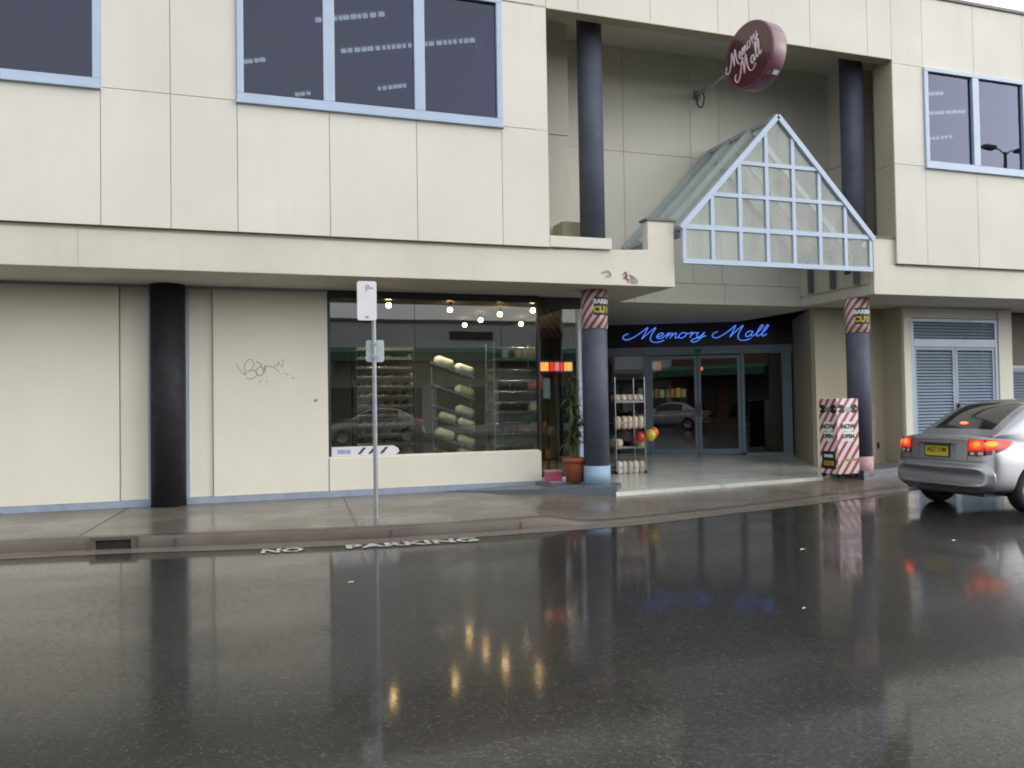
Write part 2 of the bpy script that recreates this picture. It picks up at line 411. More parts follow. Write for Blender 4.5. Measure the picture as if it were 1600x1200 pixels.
jr = [10.9,11.575,12.75,13.93,15.2,16.4,17.6,18.8,20,21.2,22.4,24]
for a_, b_ in zip(jr, jr[1:]):
    panel(uw, a_, b_, 3.80, 5.53, YF)
    if not (WC[0]-.01 <= a_ and b_ <= WC[1]+.01): panel(uw, a_, b_, 5.53, 7.28, YF)
    panel(uw, a_, b_, 7.28, 8.53, YF)
part('upper_wall', uw, m_wall)
# backing behind the panels (walls proper)
def wallbox(x0, x1, z0, z1): bk.box(x0, x1, YF+.018, YF+.2, z0, z1)
wallbox(XL, 4.49, 3.80, 5.50); wallbox(XL, WA[0], 5.50, 7.37); wallbox(WA[1], WB[0], 5.50, 7.37); wallbox(WB[1], 4.49, 5.50, 7.37)
wallbox(XL, XR, 7.37, 8.52); wallbox(10.91, XR, 3.81, 5.52); wallbox(10.91, WC[0], 5.52, 7.37); wallbox(WC[1], XR, 5.52, 7.37); wallbox(WC[0], WC[1], 7.29, 7.37)
part('wall_backing', bk, m_groove)
# recess cheeks
ck = MB(); ck.box(4.30, 4.497, YF+.001, 11.75, 3.84, 7.86); ck.box(10.905, 11.1, YF+.001, 11.75, 4.24, 5.525); ck.box(10.905, 11.1, YF+.001, 11.75, 5.535, 7.86)
ck.box(4.3, 4.497, 11.75, 12.75, 3.84, 7.86); ck.box(11.9, 12.1, 11.75, 13.3, 3.84, 7.86); ck.box(11.1, 11.9, 11.66, 11.75, 3.84, 7.86); ck.box(4.498, 10.904, YF+.001, YF+.22, 7.335, 7.4)
part('recess_cheek', ck, m_pier)
# recess back wall with panel joints
bw = MB(); jb = [4.2,5.3,6.73,8.1,8.71,10.0,11.2,12.4]
for a_, b_ in zip(jb, jb[1:]):
    panel(bw, a_, b_, 5.97, 7.95, 13.28); panel(bw, a_, b_, 3.65, 5.97, 13.28)
jb2 = [5.6,6.9,8.75,10.46]
for a_, b_ in zip(jb2, jb2[1:]): panel(bw, a_, b_, 3.275, 3.65, 13.28)
# half piers at either end of the recess
for x0, x1, y0 in ((4.0, 5.45, 12.75), (11.17, 12.4, 12.9)):
    bw.box(x0, x1, y0, 13.275, 3.84, 5.963); bw.box(x0, x1, y0, 13.275, 5.977, 7.86); 
part('recess_back_wall', bw, m_wall)
b2 = MB(); b2.box(4.2, 12.4, 13.30, 13.42, 3.27, 8.0); part('recess_backing', b2, m_groove)
rs = MB(); rs.box(4.3, 12.1, 11.5, 13.28, 7.86, 7.95); part('recess_soffit', rs, m_soffit)
for px in (6.3, 7.85, 9.4): 
    d = MB(); d.lathe([(.001,-.02),(.09,-.02),(.11,0)], (px, 12.25, 7.86), 16); part('downlight', d, m_dark)
# roof, coping, shell
rf = MB(); rf.box(XL, XR, YF+.2, 24, 8.0, 8.15); part('roof', rf, m_coping)
cp = MB(); cp.box(XL, XR, YF-.03, YF+.24, 8.532, 8.59); part('roof_coping', cp, m_coping, bevel=.008)
sh = MB(); sh.box(XL, XL+.2, YF+.2, 24, 0, 8.0); sh.box(XR-.2, XR, YF+.2, 24, 0, 8.0); sh.box(XL+.2, XR-.2, 23.8, 24, 0, 8.0); part('rear_wall', sh, m_pier)
# upper floor interior
ofl = MB(); ofl.box(XL+.2, 4.29, 11.52, 23.7, 4.05, 4.15); ofl.box(12.12, XR-.2, 11.52, 23.7, 4.05, 4.15); part('office_floor', ofl, m_office)
oc = MB(); oc.box(XL+.2, 4.29, 11.52, 23.7, 7.92, 7.98); oc.box(12.12, XR-.2, 11.52, 23.7, 7.92, 7.98); part('office_ceiling', oc, m_office)
ow = MB(); ow.box(XL+.2, 4.29, 20, 20.1, 4.15, 7.92); ow.box(4.29, 4.3, 11.76, 20, 4.15, 7.92); ow.box(12.12, 23.8, 20, 20.1, 4.15, 7.92); part('office_partition', ow, m_office)
# --- upper windows
def window(name, W, mull, bott=.10):
    x0, x1, z0, z1 = W; root = MB()
    y0, y1 = YF-.035, YF+.07
    root.box(x0, x1, y0, y1, z0, z0+bott); root.box(x0, x1, y0, y1, z1-.07, z1)
    root.box(x0, x0+.085, y0, y1, z0+bott, z1-.07); root.box(x1-.085, x1, y0, y1, z0+bott, z1-.07)
    for m in mull: root.box(m-.075, m+.075, y0, y1, z0+bott, z1-.07)
    # raised glazing beads
    e = [x0+.085]+[q for m in mull for q in (m-.075, m+.075)]+[x1-.085]
    w = part('window', root, m_blue, bevel=.006)
    for a_, b_ in zip(e[::2], e[1::2]):
        p = MB(); p.box(a_, b_, YF+.02, YF+.028, z0+bott, z1-.07); sub('pane', p, g_upper, w)
    s = MB(); s.box(x0-.01, x1+.01, YF-.06, YF+.05, z0-.035, z0-.001); sub('sill', s, m_blue, w)
    return w
window('a', WA, [-3.85, -2.65]); window('b', WB, [1.335, 2.58]); window('c', WC, [12.745, 13.95], .10)
# --- awnings with soffits
YA = 11.36
fa = MB(); fa.prism([(XL,YA,ZS),(6.6,YA,ZS),(6.6,YA,4.29),(6.14,YA,4.29),(6.14,YA,3.835),(4.0,YA,3.745),(XL,YA,3.745)], (0,.12,0)); 
part('awning_fascia', fa, m_fascia, bevel=.01)
fa = MB(); fa.prism([(10.45,YA,ZS),(XR,YA,ZS),(XR,YA,3.755),(10.92,YA,3.755),(10.92,YA,4.24),(10.45,YA,4.24)], (0,.12,0)); part('awning_fascia', fa, m_fascia, bevel=.01)
sg_ = MB(); sg_.box(XL, 4.5, YA+.02, YA+.12, 3.7455, 3.80); part('shadow_gap', sg_, m_groove); sg_ = MB(); sg_.box(10.93, XR, YA+.02, YA+.12, 3.7555, 3.81); part('shadow_gap', sg_, m_groove)
lp = MB(); lp.box(4.502, 5.5, YF, YF+.16, 3.80, 3.965); part('recess_lip', lp, m_wall, bevel=.008)
for xx in (-1.72, -5.4, -9.0): part('fascia_joint', MB().box(xx-.006, xx+.006, YA-.0015, YA+.002, ZS+.02, 3.74), m_groove)
aw = MB(); aw.box(XL, 6.58, YA+.121, 13.27, ZS+.002, 3.70); aw.box(6.16, 6.58, YA+.121, YA+.2, 3.701, 4.26)
aw.box(10.47, XR-.2, YA+.121, 13.27, ZS+.002, 3.70); aw.box(10.47, 10.9, YA+.121, 13.27, 3.701, 4.22); part('awning_slab', aw, m_soffit)
cheek = MB(); cheek.box(10.44, 10.468, YA+.125, 13.27, 3.47, 4.2); cheek.box(10.452, 10.469, YA+.125, 13.27, ZS+.01, 3.44); part('awning_side', cheek, m_fascia)
cop = MB(); cop.box(6.11, 6.63, YA-.03, YA+.22, 4.291, 4.325); part('awning_flashing', cop, m_coping); cop = MB(); cop.box(10.43, 10.93, YA-.03, YF-.002+.06, 4.241, 4.262); part('awning_flashing', cop, m_coping)
# inner black coping where the canopy roof meets
vs = MB(); vs.box(5.85, 10.9, 13.43, 18.2, ZS, ZS+.05); part('vestibule_ceiling', vs, m_soffit)
# --- ground floor wall, left
gw = MB(); YW = 12.8
def gpanel(x0, x1, y, z1=ZS): gw.box(x0+.004, x1-.004, y, y+.06, .235, z1-.005)
for a_, b_ in ((XL,-10.2),(-10.2,-7.2),(-7.2,-4.3),(-4.3,-1.42)): gpanel(a_, b_, YW-.03)
gpanel(-1.42, -1.05, YW+.03); gpanel(-.52, -.19, YW+.03); gpanel(-.19, 1.45, YW-.015)
gw.box(1.454, 4.87, YW-.03, YW+.16, .235, .725)
gw.box(XL, 1.45, YW+.065, YW+.2, .1, ZS)
part('ground_floor_wall', gw, m_wall2, bevel=.006)
sk = MB(); sk.box(XL, -1.0, YW-.045, YW+.06, .14, .233); sk.box(-.55, 1.45, YW-.045, YW+.06, .14, .233); sk.box(1.45, 4.88, YW-.05, YW+.1, .14, .233); part('skirting', sk, m_skirt)
tr = MB(); tr.box(-1.05, -.995, YW-.02, YW+.06, .235, ZS-.01); tr.box(-.575, -.52, YW-.02, YW+.06, .235, ZS-.01); part('column_trim', tr, m_blue)
hd = MB(); hd.box(XL, 1.45, YW-.06, YW-.032, ZS-.035, ZS-.001); part('wall_head_trim', hd, m_skirt)
# --- columns
def column(x, y, r, z0, z1, mat, name='column'):
    c = MB(); c.lathe([(.001,z0),(r,z0),(r,z1),(.001,z1)], (0,0,0), 40)
    o = c.build(name, mat, bld); o.location = Vector((x,y,0))-Vector(bld['worldbuilt']); return o
column(-.785, 12.72, .235, .14, ZS, m_navy2)
c2 = (5.50, 11.98); c3 = (10.62, 11.98); CR = .198
column(*c2, CR, .50, ZS, m_navy); column(*c2, CR, 3.7, 7.86, m_navy); column(*c3, CR, .46, ZS, m_navy); column(*c3, CR, 3.7, 7.86, m_navy)
bs = column(*c2, CR+.012, .20, .515, m_colbase, 'column_base'); bs['label'] = 'light blue painted column base'
bs = column(*c3, CR+.012, .13, .475, m_pink, 'column_base'); bs['label'] = 'pale pink column base'
bx = MB(); bx.box(5.12, 5.5, 12.3, 12.7, 3.72, 4.42); part('beam_stub', bx, m_pier)
# --- plinths
pl = MB(); pl.prism([(3.2,12.70,.02),(5.52,11.33,.02),(5.52,11.33,.235),(3.2,12.70,.15)], (.35,.55,0)); 
pl.box(4.75, 5.5, 11.9, 13.2, .02, .222); part('plinth', pl, m_plinth)
pl = MB(); pl.prism([(10.45,11.72,.02),(13.2,12.55,.02),(13.2,12.55,.235),(10.45,11.72,.235)], (-.1,.75,0)); part('plinth', pl, m_plinth)
# --- shop window and alcove glazing
sf = MB(); sf.box(1.45, 4.87, YW-.02, YW+.1, 3.16, ZS); sf.box(1.45, 1.49, YW, YW+.1, .73, 3.16); sf.box(4.845, 4.885, YW-.01, YW+.1, .73, 3.16)
sw = part('shop_window', sf, m_dark)
for a_, b_ in ((1.49,2.795),(2.805,4.225),(4.235,4.845)):
    p = MB(); p.box(a_, b_, YW+.03, YW+.04, .727, 3.16); sub('pane', p, g_shop, sw)
s = MB(); s.box(1.45, 4.87, YW-.005, YW+.12, .726, .745); sub('sill', s, m_wall2, sw)
ah = MB(); ah.box(4.885, 5.95, YW+.08, YW+.16, 3.08, ZS); part('alcove_header', ah, m_dark); al = MB(); al.box(5.60, 5.66, YW+.06, YW+.16, .22, 3.08); al.box(4.885, 5.6, YW+.08, YW+.16, .222, .27)
ag = part('alcove_glazing', al, m_blue)
p = MB(); p.box(4.885, 5.6, YW+.11, YW+.12, .27, 3.08); p.box(5.66, 5.95, YW+.11, YW+.12, .27, 3.08); sub('pane', p, g_shop, ag)

st = MB(); st.box(4.9, 5.3, 12.45, 12.85, .223, .245); part('door_mat', st, m_blue)
# shop interior
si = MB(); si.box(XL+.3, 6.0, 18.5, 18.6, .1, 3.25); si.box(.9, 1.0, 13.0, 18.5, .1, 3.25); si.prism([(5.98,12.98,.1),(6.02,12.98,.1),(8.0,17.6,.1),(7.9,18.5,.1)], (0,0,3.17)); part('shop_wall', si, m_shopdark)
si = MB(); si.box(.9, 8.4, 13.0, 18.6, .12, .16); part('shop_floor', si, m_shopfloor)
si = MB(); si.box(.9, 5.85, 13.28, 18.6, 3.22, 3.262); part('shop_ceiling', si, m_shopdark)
# --- mall vestibule, skewed door wall
D0 = Vector((11.9, 15.5, 0)); DU = Vector((-.895, .446, 0)).normalized(); DN = Vector((-DU.y, DU.x, 0))   # DN points to the street
if DN.y > 0: DN = -DN
def dpt(t, n, z): return D0+DU*t+DN*n+Vector((0,0,z))
def dbox(mb, t0, t1, n0, n1, z0, z1):
    vs = [dpt(t,n,z) for z in (z0,z1) for t,n in ((t0,n0),(t1,n0),(t1,n1),(t0,n1))]
    mb.add(vs, [(0,3,2,1),(4,5,6,7),(0,1,5,4),(1,2,6,5),(2,3,7,6),(3,0,4,7)])
sb = MB(); dbox(sb, -.05, 4.5, -.15, -.02, 2.74, 3.27); part('sign_bulkhead', sb, m_signboard)
de = MB(); FZ = .275
dbox(de, -.02, 4.4, -.12, .03, 2.55, 2.735)
for t0, t1 in ((0,.2),(1.02,1.10),(3.13,3.26),(4.3,4.4)): dbox(de, t0, t1, -.1, .02, FZ+.05, 2.55)
dbox(de, 0, 1.02, -.1, .02, FZ-.01, FZ+.05); dbox(de, 3.26, 4.3, -.1, .02, FZ-.01, FZ+.05)
ent = part('entrance_frame', de, m_blue2, bevel=.006)
for t0, t1 in ((.2,1.02),(3.26,4.3)):
    p = MB(); dbox(p, t0, t1, -.05, -.04, FZ+.05, 2.55); sub('side_pane', p, g_door, ent)
for t0, t1 in ((1.10,2.05),(2.05,3.13)):
    d = MB(); dbox(d, t0+.005, t0+.075, -.06, .0, FZ+.02, 2.53); dbox(d, t1-.075, t1-.005, -.06, .0, FZ+.02, 2.53); dbox(d, t0+.075, t1-.075, -.06, .0, FZ+.02, FZ+.14); dbox(d, t0+.075, t1-.075, -.06, .0, 2.45, 2.53)
    dd = part('sliding_door', d, m_blue2, bevel=.005)
    p = MB(); dbox(p, t0+.075, t1-.075, -.035, -.027, FZ+.14, 2.45); sub('pane', p, g_door, dd)
    h = MB(); tt = t1-.04 if t0 < 1.5 else t0+.04; dbox(h, tt-.012, tt+.012, .0, .04, 1.15, 1.45); sub('handle', h, m_dark, dd)
se = MB(); dbox(se, 1.97, 2.1, .03, .08, 2.58, 2.66); part('door_sensor', se, m_dark)
# right cheek wall of the entrance, front pier, wall with louvres
rw = MB(); rw.prism([(10.78,13.42,.1),(12.02,15.62,.1),(12.3,15.5,.1),(11.1,13.42,.1)], (0,0,3.17)); rw.box(10.77, 12.40, 13.30, 13.42, .1, ZS-.001)
rw.box(12.40, 12.52, 12.83, 13.42, .1, ZS-.001); part('entrance_pier', rw, m_pier)
rw = MB(); rw.box(12.43, 12.60, YW-.03, YW+.03, .12, ZS-.004); rw.box(14.86, 15.22, YW-.03, YW+.35, .12, ZS-.004); rw.box(12.60, 14.86, YW+.0, YW+.1, 3.06, ZS-.004); part('ground_floor_wall', rw, m_wall2, bevel=.005)
rw = MB(); rw.box(15.22, XR, 13.5, 13.6, .1, ZS); part('garage_wall', rw, paint('grey_brown_render', (.27,.24,.21), .7, .15, 1))
il = MB(); il.box(12.52, 14.86, 13.6, 13.62, .1, 3.2); part('plant_room_wall', il, m_black)
def louvre(x0, x1, z0, z1, y, doors, name):
    f = MB()
    w = .07
    f.box(x0, x1, y-.03, y+.06, z1-w, z1); f.box(x0, x0+w, y-.03, y+.06, z0, z1-w); f.box(x1-w, x1, y-.03, y+.06, z0, z1-w); f.box(x0+w, x1-w, y-.03, y+.06, z0, z0+w)
    if doors: f.box(x0+w, x1-w, y-.03, y+.06, 2.49, 2.65)
    o = part(name, f, m_blue, bevel=.006)
    if doors:
        xm = (x0+x1)/2
        fields = [('transom_louvre', x0+w, x1-w, 2.65, z1-w)]
        fields += [('louvre_leaf', x0+w+.005, xm-.005, z0+w, 2.485), ('louvre_leaf', xm+.005, x1-w-.005, z0+w, 2.485)]
    else: fields = [('louvre_leaf', x0+w, x1-w, z0+w, z1-w)]
    for nm, a_, b_, c_, d_ in fields:
        l = MB(); e = .06 if nm == 'louvre_leaf' else .0
        if e:
            l.box(a_, a_+e, y-.015, y+.045, c_, d_); l.box(b_-e, b_, y-.015, y+.045, c_, d_); l.box(a_+e, b_-e, y-.015, y+.045, d_-e, d_); l.box(a_+e, b_-e, y-.015, y+.045, c_, c_+e)
        z = c_+e+.02
        while z < d_-e-.03:
            l.prism([(a_+e, y-.005, z), (a_+e, y+.045, z+.045), (a_+e, y+.04, z+.052), (a_+e, y-.010, z+.008)], (b_-a_-2*e, 0, 0)); z += .062
        lf = sub(nm, l, m_louv, o)
    return o
m_louv = paint('blue_grey_louvre', (.36, .44, .55), .45, .08, 3)
lv = louvre(12.62, 14.85, .15, 3.05, YW+.02, True, 'louvre_door')
hnd = MB(); hnd.box(13.76, 13.80, YW-.05, YW+.0, 1.25, 1.37); sub('handle', hnd, m_dark, lv)
louvre(15.6, 19.0, .15, 2.15, 13.45, False, 'garage_louvre')
# --- glazed gable canopy
X0, X1, ZB, ZM = 6.72, 10.30, 3.67, 4.21; XA, ZA = 8.49, 6.07
YB = 13.26
NV = 7; sx = (X1-X0)/NV
def zsl(x): return ZM+(ZA-ZM)*(x-X0)/(XA-X0) if x < XA else ZM+(ZA-ZM)*(X1-x)/(X1-XA)
gf = MB(); yg = YF-.02; bw_ = .062
def gb(a, b, w=bw_): gf.bar((a[0], yg, a[1]), (b[0], yg, b[1]), .07, w, upv=(0,0,1) if abs(b[0]-a[0]) > 1e-4 else (1,0,0))
gb((X0-.03, ZB), (X1+.03, ZB), .075); gb((X0, ZM), (X1, ZM), .075)
rows = [ZM+(ZA-ZM)*k*sx/(XA-X0) for k in (1, 2)]
for k, z in zip((1, 2), rows):
    gb((X0+sx*k, z), (X1-sx*k*.98, z), .06)
for k in range(NV+1):
    x = X0+sx*k; zt = max(zsl(x)-.03, ZM)
    gf.box(x-.031, x+.031, yg-.033, yg+.033, ZB, zt)
gf.bar((X0-.06, yg-.01, ZM-.03), (XA, yg-.01, ZA+.03), .09, .085); gf.bar((X1+.06, yg-.01, ZM-.03), (XA, yg-.01, ZA+.03), .09, .085)
cn = part('glass_canopy', gf, m_blue)
gp = MB(); gp.prism([(X0,yg-.004,ZB),(X1,yg-.004,ZB),(X1,yg-.004,ZM),(XA,yg-.004,ZA),(X0,yg-.004,ZM)], (0,.008,0)); sub('gable_pane', gp, g_gable, cn)
for sgn, xe in ((-1, X0), (1, X1)):
    q = MB(); nrm = Vector((ZA-ZM, 0, abs(XA-xe)))*.012; 
    q.prism([(xe-.06*(-sgn)*-1, YF, ZM), (XA, YF, ZA), (XA, YB, ZA), (xe, YB, ZM)], (0,0,.014)); sub('roof_pane', q, g_roof, cn)
rb = MB()
for yy in (11.95, 12.6, 13.2):
    rb.bar((X0-.05, yy, ZM-.01), (XA, yy, ZA+.035), .05, .10); rb.bar((X1+.05, yy, ZM-.01), (XA, yy, ZA+.035), .05, .10)
rb.bar((XA, YF, ZA+.03), (XA, YB, ZA+.03), .07, .07); rb.bar((X0, YF, ZM), (X0, YB, ZM), .07, .07); rb.bar((X1, YF, ZM), (X1, YB, ZM), .07, .07)
sub('rafter', rb, paint('grey_green_rafter', (.45,.52,.53), .4, .1, 4), cn)
for yy in (11.7, 12.3, 12.9):
    br = MB(); br.bar((X1+.08, yy, 3.48), (X1+.08, yy, 3.98), .06, .09); br.bar((X1+.08, yy, 3.98), (X1-.02, yy, 4.18), .05, .06); sub('bracket', br, m_plinth, cn)

gr = MB(); gr.box(X0-.02, X0+.05, YF+.1, YB, ZM-.14, ZM-.04); sub('eave_gutter', gr, m_blue2, cn); gr = MB(); gr.box(X1-.05, X1+.02, YF+.1, YB, ZM-.14, ZM-.04); sub('eave_gutter', gr, m_blue2, cn)
# graffiti (on the wall, part of it)
def ribbon(mb, pts, w, mk, th=.003):
    pts = spline(pts, 6)
    for a, b in zip(pts, pts[1:]):
        d = (b-a)
        if d.length < 1e-5: continue
        d.normalize(); nn = Vector((-d.y, d.x)); ww = w*random.uniform(.6, 1.1)
        q = [a+nn*ww/2-d*.002, b+nn*ww/2+d*.002, b-nn*ww/2+d*.002, a-nn*ww/2-d*.002]
        mb.add([mk(p) for p in q], [(0,1,2,3)])
gfi = MB(); S = 1/120.
mk = lambda p: Vector((.13+p.x, YW-.017, 2.16-p.y))
for s_ in ([(0,.0),(.05,.09),(.13,.17),(.12,.02),(.20,-.06),(.25,.02),(.20,.10),(.16,.12),(.25,.10),(.29,.17),(.22,.23),(.14,.22)],
           [(.28,-.03),(.36,.02),(.30,.08),(.28,.15),(.36,.18),(.38,.08),(.33,.05)],[(.40,.02),(.40,.14),(.42,.05),(.50,.05),(.58,.10),(.62,.15)],
           [(.60,-.04),(.58,.03),(.53,.04)],[(.66,-.07),(.66,.05),(.60,.0)],[(.68,.14),(.74,.18)],[(.78,.21),(.83,.22)],[(.32,.29),(.35,.25)],[(.42,.28),(.44,.25)]):
    ribbon(gfi, s_, .013, mk)
part('graffiti', gfi, paint('grey_marker', (.45,.44,.41), .7, .3, 30))
gd = MB(); gd.lathe([(.001,0),(.028,0),(.028,.001)], (0,0,0), 10); gd.v = [(1.26+v[0], YW-.018-v[2], 1.60+v[1]*.8) for v in gd.v]; part('paint_smudge', gd, paint('blue_grey_smudge', (.30,.34,.38), .6, .2, 20))
gfi = MB(); mk = lambda p: Vector((5.70+p.x, YA-.012, 3.42-p.y))
for s_ in ([(0,0),(.04,-.05),(.07,.0),(.02,.03),(.08,.05),(.09,.10)],[(.05,-.06),(.06,.06)]): ribbon(gfi, s_, .018, mk)
part('graffiti', gfi, paint('magenta_marker', (.42,.10,.30), .6, .3, 30))
gfi = MB()
for s_ in ([(-.35,-.03),(-.25,-.06),(-.2,.0),(-.28,.02)],[(.10,-.02),(.20,.03),(.24,.09),(.16,.10),(.12,.04)],[(.14,.0),(.2,.08)]): ribbon(gfi, s_, .03, mk)
part('graffiti', gfi, paint('faded_lilac_marker', (.48,.44,.47), .6, .2, 30))
# faded poster on the pier beside the right column
pp = MB(); pp.box(11.98, 12.16, 13.288, 13.296, .25, 1.35); part('wall_poster', pp, m_pink)
part('conduit', MB().box(10.98, 11.02, 13.27, 13.30, 1.9, 2.6) if False else MB().box(12.2,12.23,13.27,13.30,.5,.62), m_dark)

# ------------------------------------------------------------------ script lettering
def script_strokes():
    Mst = [[(-1.35,1.0),(-1.75,.75),(-1.8,.25),(-1.35,-.1),(-.75,.2),(-.1,1.0),(.42,1.85),(.55,1.95),(.52,1.3),(.42,.35),(.40,.05),(.75,.8),(1.25,1.7),(1.45,1.95),(1.38,1.3),(1.3,.5),(1.45,-.25),(1.9,-.62),(2.5,-.6),(3.0,-.3)]]
    e = [[(2.0,.35),(2.4,.45),(2.62,.75),(2.42,.98),(2.1,.8),(2.0,.35),(2.2,.03),(2.6,.1),(2.95,.5)]]
    m = [[(2.95,.5),(3.12,.92),(3.22,.9),(3.16,.4),(3.1,0)],[(3.14,.3),(3.4,.85),(3.6,.88),(3.6,.4),(3.54,0)],[(3.58,.3),(3.85,.85),(4.05,.85),(4.05,.3),(4.2,.02),(4.5,.3)]]
    o = [[(5.05,.85),(4.75,.95),(4.48,.6),(4.55,.1),(4.9,.02),(5.2,.4),(5.15,.8),(4.95,.9),(5.35,.75),(5.6,.8)]]
    r = [[(5.6,.8),(5.72,1.0),(5.82,.85),(5.78,.4),(5.76,0)],[(5.78,.4),(6.0,.85),(6.3,.85),(6.38,.7)]]
    y = [[(6.5,.95),(6.42,.4),(6.6,.05),(6.9,.3),(7.15,.9)],[(7.15,.95),(7.05,.2),(6.85,-.5),(6.4,-.75),(6.05,-.55),(6.3,-.2),(6.9,.02),(7.5,.3)]]
    mem = Mst+e+m+o+r+y
    a = [[(2.85,.85),(2.5,.95),(2.2,.6),(2.25,.1),(2.6,.05),(2.85,.5),(2.95,.92)],[(2.95,.92),(2.88,.3),(3.05,.02),(3.35,.4)]]
    def l(x): return [[(x,.3),(x+.4,1.2),(x+.52,1.8),(x+.36,1.95),(x+.2,1.4),(x+.16,.4),(x+.34,.02),(x+.7,.35)]]
    mal = Mst+a+l(3.35)+l(4.0)
    sh = lambda st: [[(p[0]+.28*p[1], p[1]) for p in s] for s in st]
    return sh(mem), sh(mal)
MEM, MAL = script_strokes()
# neon sign over the doors
ns = empty('neon_sign', dpt(2.1, 0, 2.9), 'blue glowing neon script sign above the mall entrance doors', 'neon sign', world=True)
for word, t_left, wid, zb in ((MEM, 3.72, 1.86, 2.93), (MAL, 1.72, 1.20, 2.925)):
    k = wid/ (9.3 if word is MEM else 6.6); kz = .128
    nm = MB()
    for st in word:
        pts = [dpt(t_left-(p.x+1.8)*k, .035, zb+p.y*kz) for p in spline(st, 6)]
        nm.tube(pts, .0095, 6)
    nm.build('neon_word', m_neon, ns)
# round projecting sign
rsx, rsy, rsz = 7.73, 10.75, 6.785
rs = empty('round_sign', (8.245, 13.28, 7.14), 'round maroon drum sign with white script projecting from the recess wall', 'sign', world=True)
R_, T_ = .50, .29
d = MB(); n_ = 56; x0, x1 = rsx-T_/2, rsx+T_/2
prof = [(R_-.03, x0+.012), (R_, x0), (R_+.008, x0+.03), (R_+.008, x1-.03), (R_, x1), (R_-.03, x1-.012)]
rowsd = [[(xx, rsy+rr*cos(2*pi*i/n_), rsz+rr*sin(2*pi*i/n_)) for i in range(n_+1)] for rr, xx in prof]; d.grid(rowsd); d.build('rim', m_maroonrim, rs)
for xx, sg in ((x0+.012, -1), (x1-.012, 1)):
    d = MB(); d.add([(xx, rsy+(R_-.03)*cos(2*pi*i/n_), rsz+(R_-.03)*sin(2*pi*i/n_)) for i in range(n_)], [tuple(range(n_))]); d.build('face', m_maroon, rs)
lt = MB(); ca, sa = cos(radians(27)), sin(radians(27))
for word, ox, oy, k in ((MEM, -.34, .02, .098), (MAL, -.12, -.27, .112)):
    for st in word:
        pts = []
        for p in spline(st, 5):
            u, v = (p.x*k*.86, p.y*k*1.1); U = ox+u*ca-v*sa; V = oy+u*sa+v*ca
            if word is MEM: V += -.10
            pts.append((x0+.006, rsy-U, rsz+V))
        lt.tube(pts, .0105, 5)
lt.build('lettering', m_script, rs)
s = MB(); a0 = radians(222)
rows_ = [[(xx, rsy+(R_+.012)*cos(an), rsz+(R_+.012)*sin(an)) for an in (a0, a0+.07, a0+.14)] for xx in (rsx+.0, rsx+.11)]; s.grid(rows_); s.build('sticker', m_white, rs)
turn = Matrix.Translation((rsx, rsy, 0)) @ Matrix.Rotation(radians(9), 4, 'Z') @ Matrix.Translation((-rsx, -rsy, 0))
for ch in rs.children: ch.data.transform(turn)
wa = Vector((8.245, 13.27, 7.14)); sa_ = Vector((rsx, rsy+R_-.05, rsz+.03))
ar = MB(); ar.tube([wa, sa_], .033, 10); ar.tube([wa, wa+(sa_-wa)*.3], .046, 10); ar.build('support_arm', m_galv, rs)
cb = MB(); cb.tube(spline([wa+Vector((0,-.01,-.04)), wa+Vector((-.02,-.07,-.22)), wa+Vector((-.04,-.25,-.30)), wa+Vector((-.07,-.36,-.18)), wa+(sa_-wa)*.16], 6), .014, 6); cb.build('cable', m_dark, rs)
wp = MB(); wp.box(wa.x-.07, wa.x+.07, 13.25, 13.279, wa.z-.09, wa.z+.09); wp.build('wall_plate', m_galv, rs)

# ------------------------------------------------------------------ barber wraps on the columns
def wrap(c, z0, z1, label, ang, zl):
    w = empty('column_wrap', (c[0], c[1], z0), label, 'poster', 'red and white striped wraps round the column tops')
    r = CR+.012
    b = MB(); b.lathe([(CR+.001, 0), (r, 0), (r, z1-z0), (CR+.001, z1-z0)], (0,0,0), 40); b.build('striped_paper', m_stripe_round, w)
    def strip(h0, h1, mat, nm):
        q = MB(); rows = [[((r+.004)*cos(ang+t), (r+.004)*sin(ang+t), h) for t in [(-.75+1.5*i/14) for i in range(15)]] for h in (h0, h1)]
        q.grid(rows); return q.build(nm, mat, w)
    zl -= z0; strip(zl, zl+.29, m_ink, 'black_label')
    def arc_text(body, h, size, mat, nm):
        t = text_mb(body, size, Matrix.Identity(4), extrude=.0, bold=.006)
        q = MB(); q.add([((r+.008)*cos(ang+v[0]/r), (r+.008)*sin(ang+v[0]/r), h+v[1]) for v in t.v], t.f); q.build(nm, mat, w)
    arc_text('BARBER', zl+.215, .095, m_white, 'lettering'); arc_text('CUTS', zl+.085, .135, m_yellow, 'lettering')
wrap(c2, 2.66, ZS-.005, 'red and white barber stripe wrap on the column beside the potted plant', radians(-72), 2.86)
wrap(c3, 2.66, ZS-.005, 'red and white barber stripe wrap on the column behind the sandwich board', radians(-100), 2.80)

